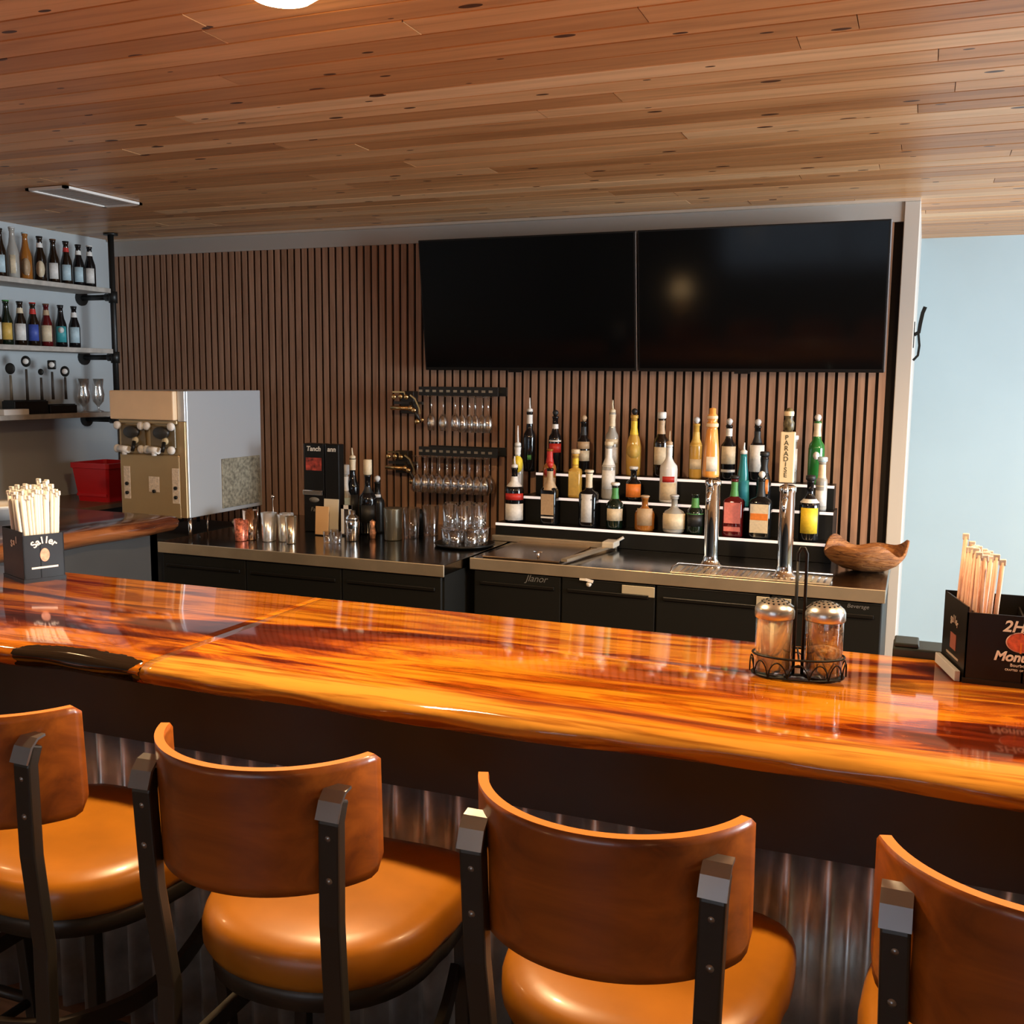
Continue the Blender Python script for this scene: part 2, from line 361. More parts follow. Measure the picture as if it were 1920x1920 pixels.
t = thing('table_lamp', 'glowing table lamp mirrored in the right television', 'lamp', (-2.53, -1.5, .721))
b = bm_new(); lathe(b, [(.06, 0), (.06, .015), (.012, .025), (.012, .17)], seg=20); obj('base', b, BRASS, t)
b = bm_new(); lathe(b, [(.11, .16), (.07, .31)], seg=28, cap=False); obj('lamp_shade', b, mat('glowing_shade', (1, .85, .6), .6, emis=(1, .62, .28), es=14), t)
# ------------------------------------------------------------------ ceiling vent
t = thing('ceiling_vent', 'white rectangular louvred air vent in the wood ceiling', 'vent', (-3.59, 3.74, HC))
b = bm_new()
for q in ((-.115, .115, -.235, -.215), (-.115, .115, .215, .235), (-.115, -.095, -.235, .235), (.095, .115, -.235, .235)): bx(b, q[0], q[1], q[2], q[3], -.012, -.0015)
obj('frame', b, WHITE, t)
b = bm_new()
for k in range(16): box(b, (0, -.20+k*.0267, -.006), (.19, .019, .0015), rot=None)
obj('louvres', b, mat('vent_grey', (.55, .53, .50), .5), t)
# ------------------------------------------------------------------ bar
bar_t = thing('bar_counter', 'long L-shaped bar with glossy live edge wood top and corrugated metal front', 'bar')
def slab_top(name, x0, x1, m, seed, nx):
    b = bm_new(); rnd = random.Random(seed)
    ph = [rnd.random()*6 for _ in range(6)]
    def edge(x): return 1.526 + .010*math.sin(x*3.1+ph[0]) + .006*math.sin(x*7.3+ph[1]) + .003*math.sin(x*19+ph[2])
    rows = []
    for i in range(nx+1):
        x = x0+(x1-x0)*i/nx; e = edge(x)
        w1 = .004*math.sin(x*23+ph[3]); notch = .022*math.exp(-((x+1.62)/.10)**2)
        e2 = e + notch
        prof = [(2.19, 1.020), (2.195, 1.035), (2.188, 1.066), (2.18, 1.07), (e2+.14, 1.07), (e2+.05, 1.0695), (e2+.022, 1.067), (e2+.008, 1.060), (e2+.001+w1, 1.051), (e2+.002-w1, 1.042), (e2+.012+w1, 1.030), (e2+.030, 1.020)]
        rows.append([b.verts.new((x, yy, zz)) for yy, zz in prof])
    for a, c in zip(rows, rows[1:]):
        for k in range(len(a)):
            f = b.faces.new((a[k], a[(k+1) % len(a)], c[(k+1) % len(a)], c[k])); f.smooth = True
    b.faces.new(rows[0]); b.faces.new(list(reversed(rows[-1])))
    return obj(name, b, m, bar_t)
slab_top('countertop_slab', -1.3802, 1.6, SLAB, 3, 120)['label'] = 'bright orange live edge slab'
slab_top('countertop_slab', -4.0, -1.3808, SLAB_L, 5, 100)['label'] = 'darker reddish slab left of the joint'
b = bm_new(); bx(b, -4.0, 1.6, 1.615, 1.64, .872, 1.0195); bx(b, -4.0, 1.6, 2.13, 2.155, .80, 1.0195); obj('apron', b, CHAR, bar_t)
b = bm_new(); nx = int(5.6/.0085); prev = None
for i in range(nx+1):
    x = -4+5.6*i/nx; yy = 1.718+.017*math.cos(2*PI*x/.068)
    cur = [b.verts.new((x, yy, .14)), b.verts.new((x, yy, 1.006)), b.verts.new((x, yy+.004, 1.006)), b.verts.new((x, yy+.004, .14))]
    if prev:
        for k in range(4):
            f = b.faces.new((prev[k], prev[(k+1) % 4], cur[(k+1) % 4], cur[k])); f.smooth = k in (0, 2)
    prev = cur
obj('corrugated_panel', b, GALV, bar_t)
b = bm_new(); bx(b, -4.0, 1.6, 1.74, 2.12, 0, 1.0); obj('carcass', b, BLACKR, bar_t)
b = bm_new(); bx(b, -4.0, 1.6, 1.69, 1.735, 0, .145); obj('kickboard', b, grain('brown_kickboard', (.16, .07, .03), (.28, .13, .06), 0, .5), bar_t)
# side bar running back along the left wall
ret = thing('side_bar', 'dark wood slab bar with charcoal apron running towards the drink machine', 'bar')
b = bm_new(); rows = []
for i in range(61):
    yy = 2.21+(3.27-2.21)*i/60; e = -2.735+.014*math.sin(yy*6.5)+.006*math.sin(yy*17)
    prof = [(-3.45, 1.012), (-3.455, 1.04), (-3.45, 1.07), (e-.04, 1.07), (e-.012, 1.065), (e, 1.05), (e-.006, 1.03), (e-.03, 1.012)]
    rows.append([b.verts.new((xx, yy, zz)) for xx, zz in prof])
for a, c in zip(rows, rows[1:]):
    for k in range(8):
        f = b.faces.new((a[k], a[(k+1) % 8], c[(k+1) % 8], c[k])); f.smooth = True
b.faces.new(rows[0]); b.faces.new(list(reversed(rows[-1]))); obj('slab', b, SLABR, ret)
b = bm_new(); bx(b, -2.84, -2.80, 2.25, 3.22, .80, 1.0115); bx(b, -3.42, -2.80, 3.18, 3.22, .80, 1.0115); obj('apron', b, CHAR, ret)
for yy in (2.3, 3.16):
    b = bm_new(); bx(b, -2.86, -2.81, yy, yy+.05, 0, .80); obj('leg', b, CHAR, ret)
b = bm_new(); bx(b, -3.42, -3.02, 2.25, 3.17, 0, 1.011); obj('carcass', b, BLACKR, ret)
# ------------------------------------------------------------------ bar stools
def make_stool(label):
    t = thing('bar_stool', label, 'bar stool', group='bar stools in front of the bar')
    def outline(s, n=48):
        pts = []
        for i in range(n):
            a = 2*PI*i/n; cx, sy = math.cos(a), math.sin(a); e = 5.5 if sy > 0 else 2.25
            k = (abs(cx)**e + abs(sy)**e)**(-1/e); wx = .203 if sy > 0 else .199
            pts.append((cx*k*wx*s, sy*k*(.200 if sy > 0 else .205)*s))
        return [(x, y+.018) for x, y in pts]
    b = bm_new(); rings = []
    for s, z in ((.90, .700), (.965, .704), (1.0, .718), (1.0, .742), (.975, .757), (.93, .766), (.80, .773), (.55, .777), (.25, .778)):
        rings.append([b.verts.new((x, y, z+.036)) for x, y in outline(s)])
    for a, c in zip(rings, rings[1:]):
        for i in range(48):
            f = b.faces.new((a[i], a[(i+1) % 48], c[(i+1) % 48], c[i])); f.smooth = True
    f = b.faces.new(rings[-1]); f.smooth = True; b.faces.new(list(reversed(rings[0])))
    obj('seat_cushion', b, LEATHER, t)
    b = bm_new(); o1, o2 = outline(.93), outline(.90)
    for z0, z1 in ((.704, .7395),):
        A = [b.verts.new((x, y, z0)) for x, y in o1]; B = [b.verts.new((x, y, z1)) for x, y in o1]; D = [b.verts.new((x, y, z1)) for x, y in o2]; E_ = [b.verts.new((x, y, z0)) for x, y in o2]
        for P, Q in ((A, B), (B, D), (D, E_), (E_, A)):
            for i in range(48): f = b.faces.new((P[i], P[(i+1) % 48], Q[(i+1) % 48], Q[i])); f.smooth = True
    obj('seat_frame', b, BRONZE, t)
    # curved plywood back
    R_, th, yr = .187, .013, -.290; hw = .179; A0 = math.asin(hw/R_); nu, nv = 40, 14; z0, z1 = .938, 1.116
    def surf(u, v, r):
        a = u*A0; ax = abs(u)*A0*R_; L = A0*R_; cr = .030
        zt, zb = z1, z0 + .012*(1-abs(u))*0
        d = L-ax; c2 = .010
        if d < cr: zb += cr-math.sqrt(max(0, cr*cr-(cr-d)**2))
        if d < c2: zt -= c2-math.sqrt(max(0, c2*c2-(c2-d)**2))
        z = zb+(zt-zb)*v; lean = -.05*(z-z0)
        return (r*math.sin(a), yr+R_-r*math.cos(a)+lean, z)
    b = bm_new(); O = [[b.verts.new(surf(-1+2*i/nu, j/nv, R_)) for j in range(nv+1)] for i in range(nu+1)]; I = [[b.verts.new(surf(-1+2*i/nu, j/nv, R_-th)) for j in range(nv+1)] for i in range(nu+1)]
    for i in range(nu):
        for j in range(nv):
            for G in (O, I):
                f = b.faces.new((G[i][j], G[i+1][j], G[i+1][j+1], G[i][j+1])); f.smooth = True
        for j in (0, nv):
            f = b.faces.new((O[i][j], O[i+1][j], I[i+1][j], I[i][j])); f.material_index = 1
    for i in (0, nu):
        for j in range(nv):
            f = b.faces.new((O[i][j], O[i][j+1], I[i][j+1], I[i][j])); f.material_index = 1
    obj('backrest', b, [PLY, PLYEDGE], t)
    for s in (-1, 1):
        b = bm_new(); pts = [(s*.150, -.2385, 1.074), (s*.1495, -.2415, 1.066), (s*.149, -.2485, 1.044), (s*.145, -.243, .90), (s*.139, -.222, .74), (s*.142, -.228, .45), (s*.165, -.262, 0)]
        bar(b, pts, .031, .020); lg = obj('rear_leg', b, BRONZE, t, bev=.003)
        b = bm_new(); bar(b, [(s*.150, -.226, 1.0865), (s*.1497, -.240, 1.084), (s*.1495, -.252, 1.073), (s*.149, -.2615, 1.050)], .0335, .004); obj('top_cap', b, BRONZEHI, lg)
        for z in (1.025, .965):
            b = bm_new(); lathe(b, [(.0055, 0), (.005, .003), (.0001, .0045)], seg=12, rot=Matrix.Rotation(PI/2, 3, 'X')); obj('bolt', b, BRONZEHI, lg, loc=(s*.148, -.2545 if z > .98 else -.253, z))
        b = bm_new(); bar(b, [(s*.160, .175, .716), (s*.163, .180, .45), (s*.185, .205, 0)], .026, .026); obj('front_leg', b, BRONZE, t, bev=.003)
        b = bm_new(); bar(b, [(s*(.15+.03*math.sin(PI*k/10)), -.222+.39*k/10, .60-.03*math.sin(PI*k/10)) for k in range(11)], .014, .030); obj('side_brace', b, BRONZE, t)
    b = bm_new(); bar(b, [(-.142+.284*k/10, -.222-.035*math.sin(PI*k/10), .60) for k in range(11)], .030, .012, Vector((0, 0, 1))); obj('rear_brace', b, BRONZE, t)
    b = bm_new(); tube(b, [(-.17, .19, .28), (.17, .19, .28)], .012); obj('footrest', b, BRONZE, t)
    for sx in (-1, 1):
        b = bm_new(); tube(b, [(sx*.150, -.24, .28), (sx*.17, .19, .28)], .010); obj('stretcher', b, BRONZE, t)
    return t
SL = ['second bar stool from the left, its wooden back wholly in view, seat cushion centred below', 'third bar stool from the left, seen between the two neighbours below the shaker caddy',
      'rightmost bar stool, cut off by the right edge of the photo', 'leftmost bar stool, cut off by the left edge of the photo', 'bar stool beyond the left edge, only its frame near the corner']
st0 = make_stool(SL[0]); st0.location = (-.846, 1.345, 0); st0.rotation_euler.z = math.radians(2)
for k, (x, rz) in enumerate(((-.331, -1), (.166, -3), (-1.362, 0), (-1.885, 1))):
    s_ = dup(st0); s_.location = (x, 1.345, 0); s_.rotation_euler.z = math.radians(rz); s_['label'] = SL[k+1]
# ------------------------------------------------------------------ televisions
def tv(x0, x1, label, lbl_left):
    t = thing('television', label, 'television', ((x0+x1)/2, YB-.030, 1.672), 0, 'televisions on the slat wall')
    W = x1-x0; H = .665; th = math.radians(7.5); Rm = Matrix.Rotation(th, 3, 'X')
    def tilt(bm): bmesh.ops.rotate(bm, cent=(0, 0, 0), matrix=Rm, verts=bm.verts); bmesh.ops.translate(bm, vec=(0, -.035, 0), verts=bm.verts)
    b = bm_new(); bx(b, -W/2, W/2, -.012, .022, 0, H, .003); tilt(b); obj('casing', b, BLACKP, t)
    b = bm_new(); bx(b, -W/2+.008, W/2-.008, -.0135, -.0118, .016, H-.008); tilt(b); obj('screen', b, SCREEN, t)
    b = bm_new(); bx(b, W/2-.0005, W/2+.0035, -.008, .02, .004, H-.004); tilt(b); obj('side_strip', b, SILVER, t)
    b = bm_new(); bx(b, -.25, .25, -.005, 0, .2, .45); bx(b, -.2, -.17, -.03, 0, .18, .42); bx(b, .17, .2, -.03, 0, .18, .42); obj('wall_bracket', b, BLACKM, t)
    b = bm_new(); bx(b, -.10, -.03, -.016, 0, -.008, .004); tilt(b); obj('sensor', b, BLACKP, t)
    return t
tv(-2.46, -1.312, 'left flat black wall television, dark screen, next to the bare slats', 1)
tv(-1.302, -.172, 'right flat black wall television, warm lamp mirrored in its dark screen', 0)
# ------------------------------------------------------------------ wall hook on the end of the slat wall
t = thing('coat_hook', 'black hook on the pale wall edge right of the televisions', 'hook', (-.06, 5.2, 1.85))
b = bm_new(); bx(b, 0, .004, -.012, .012, -.06, .06); obj('backplate', b, BLACKM, t)
b = bm_new(); bar(b, [(.002, 0, .0), (.022, 0, .012), (.026, 0, .05), (.034, 0, .10), (.044, 0, .128)], .012, .017, Vector((0, 1, 0))); obj('upper_prong', b, BLACKM, t)
b = bm_new(); bar(b, [(.02, 0, .012), (.028, 0, -.05), (.024, 0, -.095), (.004, 0, -.118)], .010, .011, Vector((0, 1, 0))); obj('lower_prong', b, BLACKM, t)
# ------------------------------------------------------------------ pipe shelves on the left wall
SZ = (2.122, 1.778, 1.416); SN = ('top', 'middle', 'bottom')
rack = thing('pipe_shelf_frame', 'black iron pipe frame carrying the shelves in the left corner', 'shelf frame')
for (px, py) in ((-4.385, 4.745), (-4.385, 3.2)):
    b = bm_new(); tube(b, [(px, py, HC), (px, py, 1.33)], .017, 10); tube(b, [(px, py, HC), (px, py, HC-.012)], .04, 14); obj('upright_pipe', b, PIPE, rack)
    for z in SZ:
        b = bm_new(); tube(b, [(XL, py, z-.047), (px, py, z-.047)], .0165, 10); tube(b, [(XL, py, z-.047), (XL+.014, py, z-.047)], .045, 16); tube(b, [(px, py, z-.08), (px, py, z-.015)], .025, 10); tube(b, [(px-.05, py, z-.047), (px, py, z-.047)], .023, 10); obj('bracket_pipe', b, PIPE, rack)
for z, nme in zip(SZ, SN):
    b = bm_new(); bx(b, XL, -4.375, 2.9, 4.72, z-.026, z, .002); tag(obj('wall_shelf', b, SHELFM), nme+' grey board of the three wall shelves in the left corner', 'shelf', 'wall shelves in the corner')
# ------------------------------------------------------------------ bottles
def mcol(name, col, rough=.35, **k): return mat(name, col, rough, **k)
DG = mat('dark_brown_glass', (.012, .006, .003), .06, coat=.3); DGREEN = mat('dark_green_glass', (.006, .014, .008), .06, coat=.3); GREENG = mat('green_glass', (.02, .16, .03), .08)
BLACKG = mat('black_glass', (.006, .006, .007), .07); AMBER = mat('amber_spirit_glass', (.34, .12, .02), .08); WHITEG = mat('white_bottle', (.80, .77, .73), .25); TEALG = mat('teal_bottle', (.02, .22, .24), .25)
CLEARB = mat('clear_spirit_glass', (.38, .36, .32), .06, coat=.4); GOLDG = mat('gold_spirit_glass', (.62, .36, .07), .1); REDG = mat('dark_red_glass', (.10, .006, .008), .07)
LC = {'white': (.80, .77, .72), 'cream': (.76, .62, .42), 'yellow': (.85, .60, .04), 'red': (.55, .03, .02), 'tan': (.50, .34, .20), 'orange': (.80, .22, .03), 'pink': (.78, .22, .18), 'black': (.012, .012, .012),
      'teal': (.05, .35, .38), 'blue': (.06, .10, .42), 'green': (.08, .30, .08), 'gold': (.70, .45, .10), 'paleblue': (.50, .66, .72), 'brown': (.16, .07, .03), 'silver': (.6, .6, .6)}
def LM(k): return mat('label_'+k, LC[k], .5, vary=.10, vscale=90)
def curved_label(bm, r, z0, z1, ang, c=-PI/2, seg=14, shape='rect'):
    g = []
    for i in range(seg+1):
        u = -1+2*i/seg; a = c+u*ang
        if shape == 'round': h = math.sqrt(max(0, 1-u*u)); za, zb = (z0+z1)/2-(z1-z0)/2*h, (z0+z1)/2+(z1-z0)/2*h
        else: za, zb = z0, z1
        g.append([bm.verts.new((rr*math.cos(a), rr*math.sin(a), z)) for rr in (r, r+.0012) for z in (za, zb)])
    for p, q in zip(g, g[1:]):
        for f in ((p[2], q[2], q[3], p[3]), (p[0], p[1], q[1], q[0]), (p[1], p[3], q[3], q[1]), (p[0], q[0], q[2], p[2])):
            try: bm.faces.new(f).smooth = True
            except ValueError: pass
def bottle(name, label, loc, h, r, glass, kind='std', labels=(), neck=None, pour=None, group=None, cat='bottle', capc=None, rz=0, dots=None):
    nr = .0145 if kind != 'beer' else .0125
    P = {'std': [(r*.92, 0), (r, .01), (r, h*.58), (r*.93, h*.64), (r*.6, h*.70), (nr*1.15, h*.76), (nr, h*.80), (nr, h*.96), (nr*1.15, h*.965), (nr*1.15, h)],
         'wine': [(r*.92, 0), (r, .01), (r, h*.56), (r*.90, h*.63), (r*.55, h*.70), (nr*1.2, h*.76), (nr, h*.82), (nr, h*.96), (nr*1.15, h*.965), (nr*1.15, h)],
         'beer': [(r*.90, 0), (r, .008), (r, h*.48), (r*.92, h*.56), (r*.60, h*.70), (nr*1.15, h*.82), (nr, h*.93), (nr*1.2, h*.94), (nr*1.25, h)],
         'squat': [(r*.92, 0), (r*1.0, .01), (r, h*.50), (r*.88, h*.60), (r*.5, h*.68), (nr*1.1, h*.72), (nr, h*.78), (nr, h*.95), (nr*1.2, h*.955), (nr*1.2, h)],
         'square': [(r*.95, 0), (r, .006), (r, h*.60), (r*.9, h*.645), (r*.45, h*.69), (nr*1.1, h*.73), (nr, h*.80), (nr, h*.95), (nr*1.15, h*.955), (nr*1.15, h)],
         'cone': [(r*.95, 0), (r, .006), (r*.95, h*.2), (r*.75, h*.6), (r*.5, h*.85), (nr*1.1, h*.93), (nr, h)],
         'jug': [(r*.85, 0), (r*.95, .008), (r*1.02, h*.30), (r, h*.48), (r*.80, h*.60), (nr*1.4, h*.68), (nr, h*.74), (nr, h*.94), (nr*1.3, h*.95), (nr*1.3, h)]}[kind]
    seg = 28
    b = bm_new()
    if kind == 'square':
        rings = []
        for rr, z in P:
            k = max(0, min(1, (rr/r-.5)/.5)); ring = []
            for i in range(seg):
                a = 2*PI*i/seg; e = 2+4*k; ca, sa = math.cos(a), math.sin(a); s = (abs(ca)**e+abs(sa)**e)**(-1/e); ring.append(b.verts.new((rr*ca*s, rr*sa*s*(.85 if k > .1 else 1), z)))
            rings.append(ring)
        for A_, B_ in zip(rings, rings[1:]):
            for i in range(seg): b.faces.new((A_[i], A_[(i+1) % seg], B_[(i+1) % seg], B_[i])).smooth = True
        b.faces.new(list(reversed(rings[0]))); b.faces.new(rings[-1])
    else: lathe(b, P, seg=seg)
    o = obj(name, b, glass, loc=loc); tag(o, label, cat, group); o.rotation_euler.z = rz
    def rad(z):
        for (r0, z0), (r1, z1) in zip(P, P[1:]):
            if z0 <= z <= z1: return r0+(r1-r0)*(z-z0)/max(1e-6, z1-z0)
        return r
    face = math.atan2(-loc[1], -loc[0]) if kind != 'square' else -PI/2
    for i, (c, f0, f1, ang, shape) in enumerate(labels):
        b = bm_new()
        if kind == 'square' and f1 < .62: bx(b, -r*.80, r*.80, -r*.85-.002, -r*.85+.0005, h*f0, h*f1)
        else: curved_label(b, max(rad(h*f0), rad(h*f1), rad(h*(f0+f1)/2))+.0006, h*f0, h*f1, ang, face, shape=shape)
        obj('label', b, LM(c), o)
    if neck:
        c, f0, f1 = neck; b = bm_new(); lathe(b, [(rad(h*f0)+.001, h*f0), (rad(h*(f0+f1)/2)+.001, h*(f0+f1)/2), (rad(h*f1)+.0012, h*f1)], seg=20, cap=False); obj('neck_foil', b, LM(c), o)
    if pour:
        kindp, c, L = pour; b = bm_new()
        if kindp == 'spout':
            lathe(b, [(nr*1.1, h-.002), (nr*1.1, h+.012), (.007, h+.018)], seg=14); tube(b, [(0, 0, h+.016), (0, -.004, h+.016+L*.5), (.003, -.010, h+.016+L)], [.006, .0045, .003], 8)
        elif kindp == 'cork': lathe(b, [(nr*1.05, h-.001), (nr*1.5, h+.004), (nr*1.5, h+L), (nr*1.2, h+L+.003)], seg=16)
        elif kindp == 'ball': lathe(b, [(.006, h), (.012, h+.008), (.016, h+.018), (.012, h+.028), (.0005, h+.033)], seg=16)
        obj('pour_spout' if kindp == 'spout' else 'stopper', b, LM(c), o)
    if capc:
        b = bm_new(); lathe(b, [(nr*1.35, h*.985), (nr*1.4, h*.99), (nr*1.3, h+.003), (.0005, h+.004)], seg=18); obj('bottle_cap', b, LM(capc), o)
    return o
# beer bottles: (px of the middle, label colour, shape, glass, words)
B1 = [(2, 'paleblue', DG, 'dark beer bottle with pale blue label at the left edge of the top shelf', 'black', .245), (26, 'cream', CLEARB, 'tall clear bottle with narrow cream label on the top shelf', 'silver', .262), (50, 'tan', AMBER, 'clear amber bottle with round olive label on the top shelf', 'paleblue', .245),
      (77, 'cream', DG, 'brown beer bottle with tall pinkish cream label, beside the amber bottle', 'black', .238), (102, 'white', DG, 'dark beer bottle with small white label, fourth from the corner on the top shelf', 'brown', .235), (126, 'paleblue', DG, 'dark beer bottle with red neck foil and pale blue label', 'black', .235),
      (149, 'paleblue', BLACKG, 'black beer bottle with broad icy blue label, next to the corner bottle', 'black', .228), (170, 'white', BLACKG, 'black beer bottle with white cap at the corner end of the top shelf', 'white', .232)]
def shelf_pt(px, X, Z):                    # where a shelf line x = X at height Z is crossed by the column px
    lo, hi = 2.9, 4.9
    for _ in range(40):
        md = (lo+hi)/2; v = Vector((X, md, Z))-EYE; x = 960+FPX*v.dot(RT)/v.dot(FW)
        if x < px: lo = md
        else: hi = md
    return (X, (lo+hi)/2, Z)
for i, (px, lc, gl, words, cc, h) in enumerate(B1):
    nk = 'red' if 'red neck' in words else ('white' if i in (3, 6, 7) else None)
    bottle('beer_bottle', words, shelf_pt(px, -4.46, SZ[0]), h, .031, gl, 'beer', [(lc, .10, .46, .75 if i not in (1,) else .4, 'round' if i in (2, 3) else 'rect')], neck=(nk, .76, .86) if nk else None, capc=cc, group='beer bottles on the top shelf')
B2 = [(-6, 'white', DG, 'beer bottle at the left edge of the middle shelf', 'white'), (14, 'gold', DGREEN, 'green beer bottle with broad yellow fan-shaped label on the middle shelf', 'green'), (40, 'white', DG, 'dark beer bottle with narrow white label on the middle shelf', 'black'), (64, 'blue', DG, 'beer bottle with bright blue label and red neck foil, middle shelf', 'red'),
      (89, 'cream', REDG, 'reddish brown beer bottle with orange cream label on the middle shelf', 'brown'), (116, 'teal', BLACKG, 'dark beer bottle with teal and white label on the middle shelf', 'black'), (141, 'paleblue', BLACKG, 'black beer bottle with white neck foil, nearest the corner on the middle shelf', 'black')]
for i, (px, lc, gl, words, cc) in enumerate(B2):
    nk = {3: 'red', 6: 'white', 2: 'cream', 4: 'tan'}.get(i)
    bottle('beer_bottle', words, shelf_pt(px, -4.46, SZ[1]), .228, .031, gl, 'beer', [(lc, .12, .50, .9, 'rect')] + ([('white', .34, .48, .5, 'round')] if i in (5,) else []), neck=(nk, .74, .86) if nk else None, capc=cc, group='beer bottles on the middle shelf')
# bottom shelf: spare tap handles standing in dark holders, glasses, white box
tapd = [(22, .165, 'oval', 'black oval tap handle on a brown stick, leftmost in the holder'), (52, .205, 'ring', 'tallest tap handle with white faced shield, second in the holder'), (79, .150, 'ball', 'short tap handle with small black knob in the holder'), (100, .190, 'square', 'tap handle with square white badge in the holder'), (124, .155, 'ring2', 'tap handle with round white badge, rightmost in the holder')]
for px, L, kd, words in tapd:
    p = shelf_pt(px, -4.47, SZ[2]+.075); t = thing('spare_tap_lever', words, 'tap lever', p, 0, 'spare tap handles on the bottom shelf')
    b = bm_new(); tube(b, [(0, 0, 0), (0, 0, L*.8)], [.008, .006], 10); obj('stick', b, mat('stick_'+kd, {'oval': (.2, .17, .12)}.get(kd, (.06, .05, .04)), .5), t)
    b = bm_new(); Rm = Matrix.Rotation(PI/2, 3, 'X'); rr = .024 if kd != 'ball' else .014
    if kd == 'square': box(b, (0, 0, L), (.044, .012, .05), .006)
    else: lathe(b, [(.001, -.006), (rr*.8, -.006), (rr, -.003), (rr, .003), (rr*.8, .006), (.001, .006)], c=(0, 0, L), seg=20, rot=Rm, sy=1.25)
    hd = obj('badge', b, BLACKM, t)
    if kd in ('ring', 'square', 'ring2'):
        b = bm_new(); lathe(b, [(.0005, 0), (.015, 0), (.015, .002), (.0005, .002)], c=(0, -.006, L), seg=16, rot=Rm); obj('badge_face', b, WHITE, hd)
    t.rotation_euler.z = math.radians(40)
for (px0, px1, h, words) in ((16, 80, .10, 'taller black holder block on the bottom shelf, left of the lower one'), (83, 134, .075, 'lower black holder block on the bottom shelf beside the glasses')):
    a, c = shelf_pt(px0, -4.47, SZ[2]), shelf_pt(px1, -4.47, SZ[2]); b = bm_new()
    y0, y1 = a[1], c[1]; bx(b, -.045, .045, 0, y1-y0, 0, h-.03, .004); bx(b, -.035, .035, .004, y1-y0-.004, h-.03, h-.025)
    tag(obj('tap_handle_holder', b, BLACKP, loc=(-4.47, y0, SZ[2])), words, 'holder')
p = shelf_pt(6, -4.41, SZ[2]); b = bm_new(); bx(b, -.03, .03, 0, .16, 0, .03, .002); tag(obj('white_box', b, PAPER, loc=(-4.41, p[1]-.02, SZ[2])), 'flat white box at the left end of the bottom shelf', 'box')
for k, (px, X) in enumerate(((158, -4.45), (185, -4.47))):
    p = shelf_pt(px, X, SZ[2]); b = bm_new(); lathe(b, [(.03, 0), (.03, .004), (.006, .012), (.006, .03), (.03, .06), (.036, .10), (.028, .14), (.034, .19), (.033, .19), (.027, .14), (.035, .10), (.029, .062), (.003, .034)], seg=24, cap=False)
    tag(obj('hurricane_glass', b, GLASS2, loc=p), ('left' if k == 0 else 'right')+' clear hurricane glass at the corner end of the bottom shelf', 'glass', 'hurricane glasses')
# ------------------------------------------------------------------ low cabinet with crate, stand under machine
t = thing('low_cabinet', 'low dark cabinet with pale edged top under the wall shelves', 'cabinet')
b = bm_new(); bx(b, XL+.003, -4.10, 3.9, 4.95, 0, .905); obj('body', b, BLACKR, t)
b = bm_new(); bx(b, XL+.003, -4.085, 3.88, 4.95, .905, .93, .003); obj('top', b, mat('brown_cabinet_top', (.20, .11, .07), .35), t)
t = thing('storage_crate', 'bright red plastic tub on the low cabinet beside the drink machine', 'tub', (-4.255, 4.50, .93))
b = bm_new(); h = .215
for (s0, z0, s1, z1) in ((.115, 0, .135, h),):
    def sq(s, z, k=.9): return [(-s*k, -s, z), (s*k, -s, z), (s, -s*k, z), (s, s*k, z), (s*k, s, z), (-s*k, s, z), (-s, s*k, z), (-s, -s*k, z)]
    R1, R2, R3, R4, R5 = [[b.verts.new(q) for q in sq(s, z)] for s, z in ((.108, 0), (.130, h-.03), (.137, h-.028), (.137, h), (.127, h))]
    R6 = [b.verts.new(q) for q in sq(.104, .006)]
    for P, Q in ((R1, R2), (R2, R3), (R3, R4), (R4, R5), (R5, R6)):
        for i in range(8): b.faces.new((P[i], P[(i+1) % 8], Q[(i+1) % 8], Q[i]))
    b.faces.new(list(reversed(R1))); b.faces.new(R6)
obj('tub_body', b, REDP, t)
b = bm_new(); bx(b, -.105, .105, -.118, -.108, .03, .045); obj('lower_rib', b, REDP, t)
t = thing('plastic_basin', 'white basin half hidden behind the straws on the side bar', 'basin', (-3.30, 2.92, 1.07))
b = bm_new(); lathe(b, [(.07, 0), (.11, .045), (.13, .055), (.13, .06), (.105, .048), (.066, .006), (.0005, .006)], seg=28); obj('basin_body', b, WHITE, t)
b = bm_new(); bx(b, -3.72, -3.37, 3.95, 4.60, 0, .838, .003); tag(obj('equipment_stand', b, BLACKR), 'dark stand under the left legs of the frozen drink machine', 'stand')
# ------------------------------------------------------------------ back counters
STW = mat('brushed_edge_steel', (.70, .58, .42), .36, metal=.85, vary=.12, vscale=6)
def back_counter(name, label, x0, x1, yf, doors, plates, z=.84):
    t = thing(name, label, 'cooler')
    b = bm_new(); bx(b, x0+.01, x1-.01, yf+.03, YB-.02, .06, z-.045); obj('body', b, BLACKM, t)
    b = bm_new(); bx(b, x0, x1, yf+.006, YB-.012, z-.045, z, .003); obj('worktop', b, STEELD, t)
    b = bm_new(); bx(b, x0, x1, yf, yf+.008, z-.05, z+.001, .002); obj('front_edge', b, STW, t)
    for a, c in doors:
        b = bm_new(); bx(b, a+.003, c-.003, yf+.012, yf+.03, .10, z-.055, .004); d = obj('door', b, BLACKM, t)
        b = bm_new(); bx(b, a+.03, c-.03, yf+.002, yf+.012, z-.115, z-.10, .003); obj('door_handle', b, BLACKP, d)
    for a, c in plates:
        b = bm_new(); bx(b, a, c, yf+.008, yf+.0125, z-.108, z-.065, .001); obj('nameplate', b, mat('plate_metal', (.66, .58, .42), .35, metal=.4), t)
    return t
cl = back_counter('left_back_cooler', 'black underbar cooler with steel top below the drink machine and shakers', -3.355, -1.845, 3.86, [(-3.34, -2.86), (-2.86, -2.35), (-2.35, -1.86)], [])
